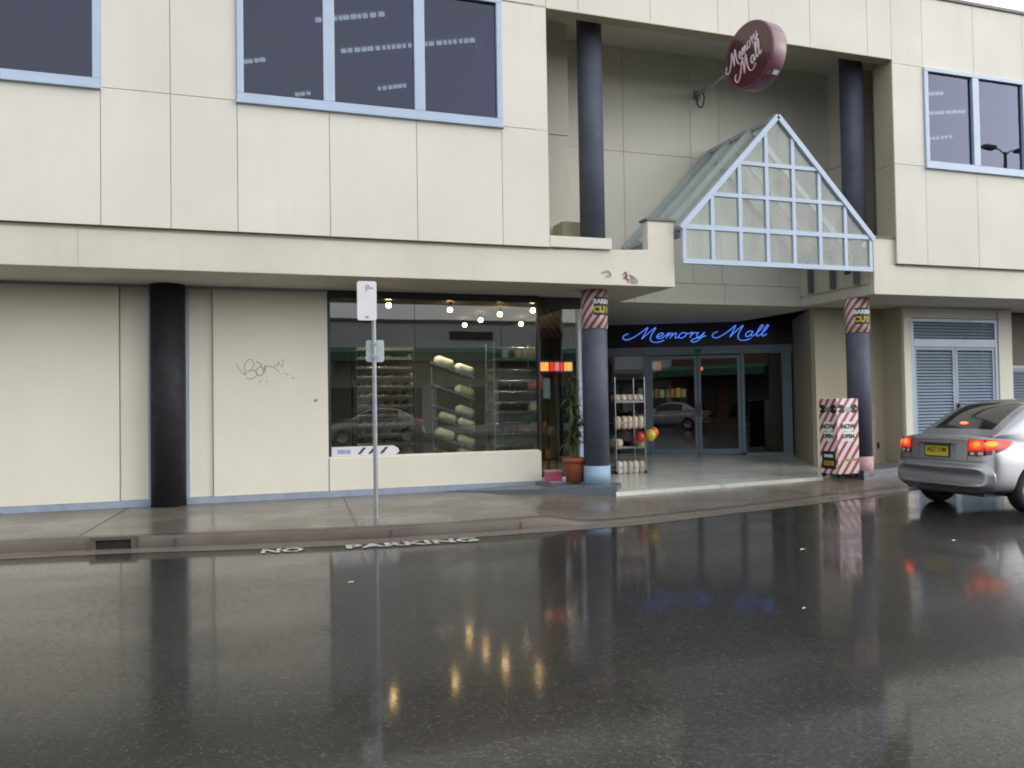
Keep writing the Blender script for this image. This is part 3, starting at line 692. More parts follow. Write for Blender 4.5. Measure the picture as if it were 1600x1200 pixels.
# ------------------------------------------------------------------ sandwich board: two striped panels at an angle on castors
sbd = empty('sandwich_board', (10.08, 11.72, .15), 'red and white striped barber sandwich board standing on castors at the entrance corner', 'sandwich board')
def board(x0, y0, x1, y1, z0, z1, lab):
    u = Vector((x1-x0, y1-y0, 0)); L = u.length; u.normalize(); w = Vector((0,0,1)).cross(u)   # w points inward
    b = MB(); b.box(-L/2, L/2, 0, .03, 0, z1-z0)
    o = b.build('striped_panel', m_stripe, sbd, bevel=.006); o.location = ((x0+x1)/2, (y0+y1)/2, z0); o.rotation_euler = (0, 0, math.atan2(u.y, u.x))
    def flat(nm, xa, xb, za, zb, mat, y=-.003):
        q = MB(); q.box(xa, xb, y, y+.0025, za, zb); q2 = q.build(nm, mat, None); q2.parent = o; return q2
    def words(body, x, z, size, mat, y=-.006):
        q = text_mb(body, size, frame4((x, y, z), (1,0,0), (0,0,1)), extrude=.001, bold=.004); q2 = q.build('lettering', mat, None); q2.parent = o
    H = z1-z0
    flat('paper_sheet', -.11, .11, H*.565, H*.69, m_white); flat('paper_sheet', -.11, .11, H*.435, H*.555, m_white)
    words('NOW', 0, H*.628, .112, m_ink); words('OPEN', 0, H*.497, .094, m_ink)
    # moustache-shaped emblem: two dark wings with a pale oval between
    for sg in (-1, 1):
        e = MB(); e.prism([(sg*.045,-.0035,H*.875),(sg*.10,-.0035,H*.915),(sg*.17,-.0035,H*.925),(sg*.215,-.0035,H*.885),(sg*.15,-.0035,H*.865),(sg*.21,-.0035,H*.83),(sg*.13,-.0035,H*.80),(sg*.045,-.0035,H*.83)], (0,.003,0)); q2 = e.build('emblem_wing', m_ink, None); q2.parent = o
    e = MB(); e.prism([(.085*cos(t), -.0045, H*.855+.042*sin(t)) for t in [2*pi*i/14 for i in range(14)]], (0,.003,0)); q2 = e.build('emblem_oval', m_galv, None); q2.parent = o
    if lab:
        flat('black_label', -.17, .17, H*.06, H*.30, m_ink); words('BARBER', 0, H*.235, .062, m_white); words('CUTS', 0, H*.135, .10, m_yellow)
    else: flat('gold_ribbon', -.12, .19, H*.17, H*.20, paint('gold_ribbon', (.5,.32,.08), .4, .2, 20))
    return o
bA = (9.76, 11.99); bB = (9.76, 11.55); bC = (10.21, 11.55)
board(bA[0], bA[1], bB[0], bB[1], .22, 1.50, True); board(bB[0]+.004, bB[1]-.004, bC[0], bC[1], .22, 1.50, False)
for o in list(sbd.children): o.location = Vector(o.location)-Vector((10.08, 11.72, .15))
sb2 = MB(); sb2.prism([(-.285,.26,.08),(-.285,-.135,.08),(.12,-.135,.08),(.12,.26,.08)], (0,0,1.26)); sb2.build('core', m_ink, sbd)
for x, y in ((-.27,.24),(-.27,-.13),(.10,-.13),(.10,.24)):
    c = MB(); c.tube([(x-.015,y,.045),(x+.015,y,.045)], .042, 12); c.tube([(x,y,.05),(x,y,.1)], .012, 6); c.build('castor', m_black, sbd)

# ------------------------------------------------------------------ parking sign pole
ps = empty('parking_sign', (1.715, 10.2, .13), 'galvanised street pole with a blank white parking sign at its top', 'street sign')
p = MB(); p.tube([(0,0,-.02),(.0,0,2.88)], .027, 14); p.lathe([(.028,2.86),(.03,2.88),(.02,2.9),(.001,2.905)], (0,0,0), 14); p.build('pole', m_galv, ps)
def plate(w, h, cx, cz, y, rz=0, nm='sign_plate', mat=m_white):
    pts = []; r = .03
    for qx, qz, a0 in ((w/2-r,h/2-r,0),(-w/2+r,h/2-r,90),(-w/2+r,-h/2+r,180),(w/2-r,-h/2+r,270)):
        for k in range(5): an = radians(a0+k*22.5); pts.append((qx+r*cos(an), 0, qz+r*sin(an)))
    b = MB(); b.prism(pts, (0,.004,0)); o = b.build(nm, mat, ps); o.location = (cx, y, cz); o.rotation_euler = (0,0,rz); return o
o = plate(.235, .48, -.088, 2.66, -.045, radians(-8))
q = text_mb('P', .11, frame4((.01,-.003,.15), (1,0,0), (0,0,1)), extrude=.001); q.bar((.04,-.003,.155),(.075,-.003,.155),.003,.014); q2 = q.build('lettering', paint('violet_grey_print', (.30,.28,.38), .5, .1, 20), None); q2.parent = o
q = MB(); q.box(-.02,.02,-.003,-.001,-.21,-.19); q2 = q.build('sticker', m_galv, None); q2.parent = o
o = plate(.22, .27, .018, 2.05, .035, radians(-8), 'small_plate', paint('pale_blue_sign_back', (.50,.60,.64), .5, .12, 8))
for q_ in ((-.04,.04,2.12,2.15),(-.04,.04,1.96,1.99),(-.05,.03,2.78,2.81),(-.05,.03,2.54,2.57)): MB().box(-.03,.03,*q_).build('clamp', m_galv, ps)

# ------------------------------------------------------------------ lights of the place
lamps = [(2.442,13.1),(3.565,13.55),(4.531,16.084),(4.558,15.059),(4.606,14.034),(5.577,15.647),(4.98,13.35)]
ll = ['pendant lamp lit behind the pole top, leftmost in the shop window','lit pendant lamp second from the left high in the shop window','lit pendant lamp lowest and third from the left in the shop window','lit pendant lamp in the middle of the cluster in the shop window','lit pendant lamp right of centre above the chrome rack','lit pendant lamp low and second from the right in the shop window','lit pendant lamp at the right edge of the shop window']
for (x, y), L in zip(lamps, ll):
    t = empty('pendant_lamp', (x, y, 3.10), L, 'lamp', 'pendant lamps in the shop window')
    b = MB(); b.sphere((0,0,0), .042, 14, 8); b.build('bulb', m_bulb, t)
    b = MB(); b.lathe([(.02,.035),(.03,.05),(.03,.10),(.008,.115),(.008,.155)], (0,0,0), 12); b.build('fitting', m_dark, t)
    l_ = bpy.data.lights.new('lamp_beam', 'SPOT'); l_.energy = 95; l_.color = (1, .88, .70); l_.spot_size = radians(125); l_.spot_blend = .6; l_.shadow_soft_size = .05
    lo = bpy.data.objects.new('lamp_beam', l_); COL.objects.link(lo); lo.parent = t; lo.location = (0, 0, -.06); lo.rotation_euler = (radians(32), 0, 0)     # the lit lamps throw their light down into the shop
FIX = [((1.36,13.48),(2.40,12.94),'long fluorescent light high behind the centre of the three pane window',7.7),
       ((1.90,14.54),(4.09,13.40),'longest fluorescent light row seen across two panes of the three pane window',7.7),
       ((2.81,16.08),(3.39,15.70),'short fluorescent light low in the middle pane of the three pane window',7.7),
       ((.30,15.5),(.68,15.27),'short fluorescent light in the left pane of the three pane window',7.7),
       ((1.30,16.85),(1.665,16.62),'faint fluorescent light at the bottom edge of the left pane',7.7),
       ((13.50,13.22),(13.9,13.05),'topmost fluorescent light in the right hand office window',7.7),
       ((14.45,14.12),(15.305,13.73),'middle fluorescent light in the right hand office window',7.7),
       ((15.95,15.5),(16.45,15.16),'lowest fluorescent light in the right hand office window',7.7)]
for (a, b_, L, z) in FIX:
    A = Vector((*a, z)); B = Vector((*b_, z)); C_ = (A+B)/2; u = (B-A); ln = u.length; u.normalize()
    t = empty('ceiling_light', C_, L, 'ceiling light', 'fluorescent lights on the upper floor')
    b = MB(); b.bar(-u*ln/2+Vector((0,0,.07)), u*ln/2+Vector((0,0,.07)), .16, .06); b.bar(Vector((0,0,.1)), Vector((0,0,.22)), .03, .03); b.build('housing', m_office, t)
    tb = MB(); k = 0; s_ = -ln/2+.04
    while s_ < ln/2-.05:
        seg = random.choice((.05,.07,.09)); tb.bar(u*s_, u*(s_+seg), .05, .055); s_ += seg+random.choice((.025,.035,.05))
    tb.build('louvred_tube', m_fluoro, t)

# ------------------------------------------------------------------ shop contents
m_bread = paint('bread_in_bags', (.78,.70,.50), .4, .22, 14, island=.25)
m_breadw = paint('sliced_loaf_bag', (.60,.50,.42), .35, .3, 22, island=.3)
def bagmat(name, cols, rough):
    n = NT(name); oi = n.node('ShaderNodeObjectInfo'); st = [(k/(len(cols)-1), c) for k, c in enumerate(cols)]
    col = n.ramp(oi.outputs['Random'], st); v = n.noise(18, 3)
    col = n.mix(n.math('MULTIPLY', n.ramp(v, [(.45,(0,0,0)),(.6,(1,1,1))]), .35), col, (.80,.76,.68)); n.link(col, n.b.inputs['Base Color']); n.set(Roughness=rough, Coat_Weight=.3); return n.m
m_breadw = bagmat('sliced_loaf_bag', [(.62,.52,.42),(.50,.33,.26),(.70,.64,.58),(.55,.40,.38),(.60,.50,.30),(.40,.33,.42)], .3)
m_bread = bagmat('bread_in_bags', [(.78,.70,.48),(.70,.56,.33),(.80,.74,.56),(.74,.62,.40)], .35)
def loaf_mesh(L=.26, W=.11, H=.11):
    b = MB(); rows = []
    for i in range(9):
        t = i/8; e = sqrt(max(0, 1-(2*t-1)**6)); e = .55+.45*e if 0 < i < 8 else .35
        row = []
        for k in range(12):
            an = 2*pi*k/12; c, s_ = cos(an), sin(an); cx = abs(c)**.6*(1 if c > 0 else -1); sz = abs(s_)**.6*(1 if s_ > 0 else -1)
            row.append((L*(t-.5), W/2*cx*e, H/2+H/2*sz*e+(.012 if s_ > .5 else 0)))
        row.append(row[0]); rows.append(row)
    b.grid(rows); b.add(rows[0][:-1], [tuple(range(12))], 0, True); b.add(rows[-1][:-1], [tuple(range(12))], 0, True); return b
loaf_me = loaf_mesh(.30,.15,.15).mesh('loaf', m_bread); loaf_long = loaf_mesh(.345,.20,.155).mesh('loaf', m_bread); loaf_me2 = loaf_mesh(.24, .12, .12).mesh('loaf', m_breadw)
tie_me = MB().lathe([(.018,0),(.012,.02),(.03,.055)], (0,0,.1), 8).mesh('bag_tie', m_white)
m_crust = paint('dark_bread_crust', (.17,.10,.055), .6, .4, 9, island=.5)
def loaf(x, y, z, rz, label, group, me, tilt=0, up_=False):
    o = bpy.data.objects.new('bread_loaf', me); COL.objects.link(o); o.location = (x,y,z); o.rotation_euler = (0, tilt, rz) if not up_ else (0, -pi/2, rz)
    return tag(o, label, 'bread', group)
def shelf_rack(name, x0, x1, y0, y1, z0, z1, levels, label, cat, mat, group=None, board=None, rot=0, post=.012, castors=False):
    t = empty(name, ((x0+x1)/2, (y0+y1)/2, z0), label, cat, group, rz=rot)
    w, d, h = (x1-x0)/2, (y1-y0)/2, z1-z0
    f = MB()
    for a in (-w, w):
        for c in (-d, d): f.tube([(a,c,.06 if castors else 0),(a,c,h)], post, 8)
    f.build('upright', mat, t)
    for z in levels:
        s = MB(); s.box(-w, w, -d, d, z-.008, z+.004)
        s.tube([(-w,-d,z+.02),(w,-d,z+.02)], .007, 6); s.build('shelf', board or mat, t)
    if castors:
        for a in (-w, w):
            for e in (-d, d): MB().tube([(a-.012,e,.035),(a+.012,e,.035)], .035, 10).build('castor', m_black, t)
    return t
# left rack: a bakery trolley of dark trays
tr_ = shelf_rack('tray_trolley', 1.98, 2.92, 13.5, 14.0, .16, 2.38, [.25+.155*i for i in range(14)], 'dark bakery trolley of stacked trays behind the pole', 'trolley', m_dark, board=paint('baking_tray', (.36,.33,.28), .35, .25, 6, metal=.5))
for k_ in range(13):
    b = MB(); z0 = .26+.155*k_; x = -.43
    while x < .40:
        w = random.uniform(.10,.17)
        if random.random() < .8: b.lathe([(.001,.0),(w*.48,.0),(w*.5,.03),(w*.40,.075),(.001,.088)], (x+w/2, random.uniform(-.12,-.02), z0), 10)
        x += w+.01
    b.build('bread_batch', m_crust, tr_)
# tilted display stand of loaves
ds = empty('bread_stand', (3.62, 13.75, .16), 'tilted stand of yellowish loaves in the middle of the shop window', 'display stand')
f = MB(); f.tube([(-.32,0,.25),(-.32,.1,2.1)], .014, 8); f.tube([(.36,0,.05),(.36,.1,1.8)], .014, 8); f.tube([(-.32,0,.25),(-.34,0,0)], .014, 8)
f.tube(spline([(-.36,-.05,.0),(-.34,-.05,.33),(-.1,-.05,.28),(.3,-.05,.08)], 6), .012, 6); f.build('upright', m_chrome, ds)
levels = [(1.93, .0), (1.56, .14), (1.22, .16), (1.02, -.02), (.72, .02), (.50, .0)]
n_l = 0
GRP = 'loaves on the tilted stand'
rowname = ['top','second','third','fourth','fifth','lowest']
for i, (z, dx) in enumerate(levels):
    tl = radians(19)
    s = MB(); s.bar((-.36,0,z+.36*math.tan(tl)-.02), (.36,0,z-.36*math.tan(tl)-.02), .34, .012); s.bar((-.36,-.17,z+.36*math.tan(tl)), (.36,-.17,z-.36*math.tan(tl)), .01, .03); s.build('shelf', m_chrome, ds)
    cnt = [2,1,1,2,2,1][i]
    for k in range(cnt):
        px = .19-k*.36
        if i in (2, 3) and k == 1: px += .04
        loaf(3.62+px, 13.68+random.uniform(-.02,.02), .16+z-px*math.tan(tl)-.005, random.uniform(-.05,.05), f'long yellowish bagged loaf on the {rowname[i]} shelf of the tilted stand', f'loaves on the {rowname[i]} shelf of the tilted stand', loaf_long, tl)
# chrome rack, right
rk = shelf_rack('wire_rack', 4.28, 5.06, 13.4, 13.85, .16, 2.55, [.25,.43,.62,.82,1.0,1.18,1.35,1.53,1.72,1.9,2.10,2.28], 'tall chrome rack with glassy shelves at the right end of the shop window', 'rack', m_chrome)
b = MB(); b.box(-.39,.39,-.235,-.229,2.12,2.28); b.build('label_rail', paint('olive_label_rail', (.20,.19,.12), .5, .2, 9), rk)
for k, c in enumerate([(.02,.02,.02),(.5,.47,.3),(.02,.02,.02),(.4,.36,.22),(.35,.25,.15),(.3,.2,.15)]):
    b = MB(); b.box(-.36+k*.12,-.27+k*.12,-.242,-.236,2.13,2.26); b.build('price_card', paint('price_card', c, .5, .15, 12), rk)
for k, z in enumerate((.28,.65,1.03,1.38,1.75)):
    b = MB(); b.box(-.37,.37,-.2,.2,z,z+.20); b.build('glass_bin', paint('dull_bin_plastic', (.16,.165,.145), .25, .3, 5), rk)
# sticker along the sill
ss = empty('window_sticker', (1.98, YW+.024, .75), 'white strip sticker with dark slanting marks low on the shop window', 'sticker')
b = MB(); pts = [(-.5,0,.0),(.50,0,0),(.55,0,.05),(.53,0,.10),(.46,0,.14),(-.5,0,.14)]; b.prism(pts, (0,.004,0)); b.build('sheet', m_white, ss)
b = MB()
for x in (-.10, .06, .24): b.prism([(x,-.002,.02),(x+.05,-.002,.02),(x+.14,-.002,.12),(x+.09,-.002,.12)], (0,.0015,0))
b.build('printed_mark', paint('navy_print', (.05,.05,.12), .5, .2, 20), ss)
b = MB(); b.prism([(-.40,-.002,.03),(-.2,-.002,.03),(-.2,-.002,.09),(-.40,-.002,.10)], (0,.0015,0)); b.build('printed_mark', paint('pale_blue_print', (.35,.45,.68), .5, .2, 20), ss)
# LED sign, notice
ld = empty('led_sign', (5.36, 13.3, 2.13), 'small glowing red and orange shop sign behind the alcove glass', 'sign')
b = MB(); b.box(-.33,.33,-.02,.03,-.12,.12); b.build('housing', m_dark, ld)
for x0, x1, m in ((-.31,-.14,emit('orange_led', (1,.38,.08), 2.2)),(-.12,-.03,emit('red_led', (1,.03,.02), 1.6)),(-.02,.06,emit('pale_red_led', (1,.25,.25), 1.4)),(.08,.13,emit('red_led', (1,.03,.02), 1.6)),(.15,.30,emit('orange_led', (1,.38,.08), 2.2))):
    b = MB(); b.box(x0,x1,-.026,-.0205,-.075,.075); b.build('lit_field', m, ld)
b = MB(); b.box(-.3,-.29,.0,.01,.12,1.05); b.box(.29,.3,.0,.01,.12,1.05); b.build('hanger', m_dark, ld)
nt = tag(MB().box(4.98,5.10,YW+.125,YW+.13,1.58,1.92).build('paper_notice', paint('pale_blue_paper', (.50,.60,.68), .6, .06, 8)), 'pale blue paper notice stuck inside the alcove glass', 'notice')
# shop counter and goods deeper inside the alcove
sp = shelf_rack('goods_shelf', 5.0, 5.75, 14.3, 14.7, .16, 2.0, [.3,.75,1.2,1.6], 'dim shelf of mixed goods seen through the alcove glass', 'shelf', m_dark)
for k in range(14):
    b = MB(); w = random.uniform(.05,.1); x = random.uniform(-.33,.3); z = random.choice((.3,.75,1.2,1.6)); b.box(x-w/2,x+w/2,-.15+random.uniform(-.04,.04),.05,z+.005,z+random.uniform(.12,.3))
    b.build('packet', paint('goods_packet', random.choice([(.3,.05,.05),(.4,.36,.3),(.06,.14,.16),(.35,.2,.06),(.2,.2,.22)]), .4, .2, 10), sp)
# potted plant
pt = empty('potted_plant', (5.22, 12.22, .245), 'tall leafy plant in a terracotta pot beside the light blue column base', 'plant')
b = MB(); b.lathe([(.001,0),(.135,0),(.165,.30),(.168,.31),(.19,.31),(.195,.385),(.17,.385),(.165,.33),(.001,.33)], (0,0,0), 28); b.build('pot', m_terra, pt)
b = MB(); 
canes = [(-.05,.0,1.0),(.04,.03,1.35),(.0,-.05,.8)]
for x, y, h in canes: b.tube(spline([(x,y,.32),(x*1.3,y,.32+h*.4),(x*1.1+.02,y,.32+h)], 5), .018, 8)
b.build('stem', m_cane, pt)
lf = MB()
for x, y, h in canes:
    for k in range(46):
        z = .32+h*random.uniform(.25,1.02); an = random.uniform(0,2*pi); L = random.uniform(.22,.42); up0 = random.uniform(.5,1.3); w = random.uniform(.018,.03)
        dv = Vector((cos(an),sin(an),0)); sd = Vector((-sin(an),cos(an),0)); pts = []
        for i in range(6):
            t = i/5; pts.append(Vector((x,y,z))+dv*(L*t*.62)+Vector((0,0,L*(up0*t-1.25*t*t*.8))))
        ww = [.3,1,1,.8,.5,.02]
        rows = [[p-sd*w*q, p+Vector((0,0,-.004)), p+sd*w*q] for p, q in zip(pts, ww)]; lf.grid(rows)
lf.build('foliage', m_leaf, pt)
# pink carton
bxx = empty('carton', (4.985, 12.55, .245), 'small pink and white carton on the step left of the plant pot', 'box')
b = MB(); b.box(-.12,.12,-.1,.1,0,.15); b.build('body', paint('pink_carton', (.55,.10,.18), .5, .25, 12), bxx, bevel=.004); b = MB(); b.box(-.125,.125,-.105,.105,.151,.175); b.build('lid', paint('pale_pink_lid', (.62,.40,.42), .5, .1, 12), bxx, bevel=.004)
# bread rack outside by the entrance
RX0, RX1, RY0, RY1 = 6.60, 7.19, 13.55, 13.98
R0 = (RX0+RX1)/2
br_ = shelf_rack('bread_rack', RX0, RX1, RY0, RY1, .19, 1.95, [.12,.48,.93,1.31], 'wheeled chrome rack of bagged loaves standing beside the striped column', 'rack', m_chrome, castors=True)
gl_ = ['lowest','second','third','top']
for i, z in enumerate((.12,.48,.93,1.31)):
    for k in range(5):
        if i == 1 and k in (1,2,3): continue
        loaf(RX0+.07+k*.115, 13.68, .19+z+.01, random.uniform(-.15,.15)+pi/2, f'bagged loaf on the {gl_[i]} shelf of the wheeled rack', f'loaves on the {gl_[i]} shelf of the wheeled rack', loaf_me2 if i != 1 else loaf_me, up_=(i in (0,2)))
# balloons
for nm, x, y, z, r, c in (('red', 7.03, 13.42, .86, .085, (.62,.03,.015)), ('yellow', 7.20, 13.36, .90, .095, (.62,.52,.02)), ('orange', 7.32, 13.46, .94, .09, (.70,.15,.02))):
    t = empty('balloon', (x,y,z), f'{nm} balloon tied to the side of the wheeled bread rack', 'balloon')
    b = MB(); b.lathe([(max(1e-4, r*sin(pi*i/12)*(1 if i > 5 else .75+.25*i/5)), -r*1.15*cos(pi*i/12)) for i in range(13)], (0,0,0), 20); b.build('skin', paint(nm+'_balloon', c, .25, .05, 5, coat=.4), t)
    b = MB(); b.lathe([(.001,-r*1.12),(.014,-r*1.28),(.001,-r*1.29)], (0,0,0), 8); b.tube([(0,0,-r*1.25),(-.05,.08,-r*2.2)], .002, 5); b.build('knot', m_dark, t)
# things behind the mall doors
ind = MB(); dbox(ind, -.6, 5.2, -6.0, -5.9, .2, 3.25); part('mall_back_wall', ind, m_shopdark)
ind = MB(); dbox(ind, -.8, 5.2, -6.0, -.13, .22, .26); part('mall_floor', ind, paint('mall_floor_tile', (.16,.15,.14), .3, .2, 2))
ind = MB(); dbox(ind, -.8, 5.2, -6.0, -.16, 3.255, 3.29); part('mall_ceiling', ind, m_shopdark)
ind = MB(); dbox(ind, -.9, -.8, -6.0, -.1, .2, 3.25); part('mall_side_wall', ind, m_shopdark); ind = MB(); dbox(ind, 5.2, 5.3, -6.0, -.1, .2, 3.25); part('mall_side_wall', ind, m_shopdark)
kk = empty('lit_kiosk', dpt(2.7, -2.2, .26), 'kiosk with small warm self-glowing goods seen through the left sliding door', 'kiosk', world=True)
b = MB(); dbox(b, 2.1, 3.4, -2.6, -2.0, .27, 1.15); dbox(b, 2.1, 3.4, -2.6, -2.5, 1.15, 2.3); dbox(b, 2.1, 3.4, -2.5, -2.1, 1.55, 1.58); b.build('cabinet', m_shopdark, kk)
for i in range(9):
    b = MB(); t0 = 2.15+i*.135; dbox(b, t0, t0+.1, -2.4, -2.25, 1.60, 1.60+random.uniform(.16,.26)); b.build('self_glow_packet', emit('self_glow_packet', random.choice([(1,.55,.15),(.9,.7,.3),(.8,.5,.1),(.7,.7,.4)]), random.uniform(.12,.4)), kk)  # packets glow by themselves, in place of light falling on them
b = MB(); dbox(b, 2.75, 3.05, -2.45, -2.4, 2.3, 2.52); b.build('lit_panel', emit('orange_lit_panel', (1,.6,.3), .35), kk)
b = MB(); dbox(b, 2.2, 3.3, -2.1, -1.98, .45, 1.1); b.build('front_panel', paint('violet_panel', (.16,.12,.2), .5, .2, 6), kk)
rl = empty('red_lamp', dpt(1.92, -.6, 2.25), 'small red lamp glowing behind the middle of the sliding doors', 'lamp')
b = MB(); b.sphere((0,0,0), .05, 12, 8); b.build('bulb', emit('red_lamp_glow', (1,.08,.08), 3), rl); b = MB(); b.lathe([(.03,.04),(.03,.2),(.01,.9)], (0,0,0), 10); b.build('stalk', m_dark, rl)
# litter on the road
for (x, y, s, L) in ((5.42,6.95,.03,'small white paper scrap on the wet road in front of the entrance'),(7.16,6.75,.028,'thin white straw like scrap on the wet road near the parked car'),(.99,7.2,.025,'white scrap on the road below the painted lettering'),(3.9,5.0,.016,'tiny white scrap on the open wet road, nearest the camera')):
    b = MB(); b.grid([[(x-s, y-s*.4, .004), (x, y-s*.5, .009), (x+s, y-s*.3, .004)], [(x-s, y+s*.4, .004), (x+s*.1, y+s*.5, .011), (x+s*.9, y+s*.5, .006)]]); o = b.build('litter', m_white); tag(o, L, 'litter')

# ------------------------------------------------------------------ silver sedan (x forward, y left, z up; rear bumper at x = 0)
def carpaint():
    n = NT('silver_car_paint'); n.set(Base_Color=(.38,.39,.42), Metallic=.7, Roughness=.30, Coat_Weight=.6, Coat_Roughness=.06)
    v = n.ramp(n.noise(220, 2), [(.3, (.33,.34,.37)), (.7, (.41,.42,.45))]); n.link(v, n.b.inputs['Base Color'])
    # rain beads
    n.bump(n.noise(90, 2), .04, .002); return n.m
m_car = carpaint()
m_carglass = NT('dark_car_glass').set(Base_Color=(.012,.014,.016), Roughness=.04, IOR=1.6).m
m_trim = paint('black_car_trim', (.02,.02,.022), .5, .15, 9)
m_tail = emit('red_tail_lens', (1.0,.04,.02), .55, base=(.35,.01,.01)); m_tail2 = emit('brake_bulb_glow', (1.0,.22,.03), 1.9, base=(.4,.05,.01)); m_amber = emit('amber_indicator_lens', (1.0,.42,.03), 1.2, base=(.5,.2,.02))
m_glow0 = emit('lamp_glow_red', (1.0,.10,.03), 1.15, base=(.4,.03,.01)); m_clear = paint('clear_reverse_lens', (.62,.50,.50), .15, .1, 20, coat=.5); m_lensdark = paint('dark_red_lens', (.12,.008,.02), .2, .1, 20, coat=.5)
def subsurf_eval(ob, lv, extra=()):
    s = ob.modifiers.new('subsurf', 'SUBSURF'); s.levels = lv; s.render_levels = lv
    for e in extra:
        b = ob.modifiers.new('cut', 'BOOLEAN'); b.operation = 'DIFFERENCE'; b.object = e; b.solver = 'EXACT'
    dg = bpy.context.evaluated_depsgraph_get(); dg.update()
    me = bpy.data.meshes.new_from_object(ob.evaluated_get(dg)); ob.modifiers.clear(); old = ob.data; ob.data = me; bpy.data.meshes.remove(old)
    for p in me.polygons: p.use_smooth = True
    return me
car = empty('silver_sedan', (8.86, 8.70, 0), 'silver sedan parked at the kerb on the right with its red tail lights lit', 'car')
FR_Z = [0, 0, .07, .22, .50, .70, .90, .985, 1.0]; FR_Y = [0, .74, .95, .995, 1.0, .985, .93, .74, 0]
SEC = [(0.00,.70,.37,.575),(.015,.745,.345,.60),(.05,.79,.315,.625),(.075,.80,.30,.635),(.085,.79,.285,.66),(.10,.79,.275,.90),(.115,.795,.25,.975),(.17,.805,.24,1.005),(.32,.82,.23,1.0),(.60,.83,.22,.985),
       (1.1,.84,.20,.965),(1.8,.845,.19,.955),(2.5,.845,.19,.95),(3.05,.84,.20,.95),(3.5,.825,.21,.89),(3.9,.80,.22,.81),(4.12,.74,.25,.69),(4.2,.66,.30,.56),(4.22,.60,.34,.50)]
mb = MB(); rows = []
for x, w, zb, zt in SEC:
    half = [(w*fy, zb+(zt-zb)*fz) for fz, fy in zip(FR_Z, FR_Y)]
    ring = []
    for y, z in half: ring.append((y, z))
    for y, z in reversed(half[1:-1]): ring.append((-y, z))
    ring.append(ring[0])
    r3 = []
    for y, z in ring:
        q = abs(y)/.84; dx = 0
        if x < .6: dx = .20*q**3.2*(1-x/.6)
        if x > 3.4: dx = -.34*q**2.6*(x-3.4)/.85
        r3.append((x+dx, y, z))
    rows.append(r3)
mb.grid(rows); k = len(rows[0])-1
for r, rev in ((rows[0], False), (rows[-1], True)):
    # end caps as quads strips between left and right halves
    h = k//2
    vs = r[:k]
    for i in range(0, h):
        a, b_, c, d = i, i+1, (k-i-1) % k, (k-i) % k
        if i == 0: f = (0, 1, k-1)
        elif i == h-1: f = (a, b_, d)
        else: f = (a, b_, c, d)
        mb.add([vs[j] for j in f], [tuple(range(len(f)))], 0, True)
tmp = mb.mesh('body', m_car, fix=False)
bm = bmesh.new(); bm.from_mesh(tmp); bmesh.ops.remove_doubles(bm, verts=bm.verts, dist=1e-5); bmesh.ops.recalc_face_normals(bm, faces=bm.faces); bm.to_mesh(tmp); bm.free()
body = bpy.data.objects.new('body', tmp); COL.objects.link(body)
cut = MB()
for x in (.86, 3.38):
    for s_ in (-1, 1): cut.tube([(x, s_*.56, .31), (x, s_*1.1, .31)], .335, 32)
cut.box(-.3, .165, -.30, .34, .685, .885)
cto = cut.build('cutter', m_trim)
full = subsurf_eval(body, 2, ())
bvh = BVHTree.FromPolygons([v.co.copy() for v in full.vertices], [tuple(p.vertices) for p in full.polygons])
bo = body.modifiers.new('cut', 'BOOLEAN'); bo.operation = 'DIFFERENCE'; bo.object = cto; bo.solver = 'EXACT'
dg = bpy.context.evaluated_depsgraph_get(); dg.update()
me2 = bpy.data.meshes.new_from_object(body.evaluated_get(dg)); body.modifiers.clear(); body.data = me2
for p in me2.polygons: p.use_smooth = True
bpy.data.objects.remove(cto)
try: me2.set_sharp_from_angle(angle=radians(50))
except Exception: pass
body.parent = car
# greenhouse
GS = [(.44,.58,.95,.55,.985,.52),(.50,.66,.97,.61,1.025,.565),(.92,.745,.965,.60,1.30,.51),(1.18,.755,.96,.585,1.41,.49),(1.55,.76,.955,.575,1.455,.48),(2.0,.76,.95,.575,1.465,.48),(2.35,.755,.95,.58,1.43,.48),(2.72,.745,.945,.62,1.22,.54),(3.08,.73,.95,.67,.98,.62),(3.16,.72,.94,.68,.955,.62)]
rows = []
for x, wb, zb, wr, zr, wc in GS:
    h = zr-zb
    pts = [(wb, zb-.12), (wb-.012, zb+.03*min(1, h*4)), ((wb+wr)/2+.02, zb+h*.55), (wr+.02, zb+h*.88), (wc, zb+h*.985), (0, zb+h*1.02+.005)]
    rows.append([(x, y, z) for y, z in pts]+[(x, -y, z) for y, z in reversed(pts[:-1])])
gh = MB(); n_ = len(rows[0])
for i in range(len(rows)-1):
    for j in range(n_-1):
        jj = min(j, n_-2-j)       # 0..4 from the side up to the middle
        x_ = (GS[i][0]+GS[i+1][0])/2; m_ = 0
        if jj == 4 and (.5 < x_ < 1.15): m_ = 1
        if jj == 4 and x_ > 2.4 and x_ < 3.1: m_ = 1
        if jj in (1, 2) and 1.2 < x_ < 2.75: m_ = 1
        gh.add([rows[i][j], rows[i][j+1], rows[i+1][j+1], rows[i+1][j]], [(0,1,2,3)], m_, True)
tmp = gh.mesh('cabin', [m_car, m_carglass], fix=False)
bm = bmesh.new(); bm.from_mesh(tmp); bmesh.ops.remove_doubles(bm, verts=bm.verts, dist=1e-5); bmesh.ops.recalc_face_normals(bm, faces=bm.faces); bm.to_mesh(tmp); bm.free()
cab = bpy.data.objects.new('cabin', tmp); COL.objects.link(cab); cme = subsurf_eval(cab, 2); cab.parent = car
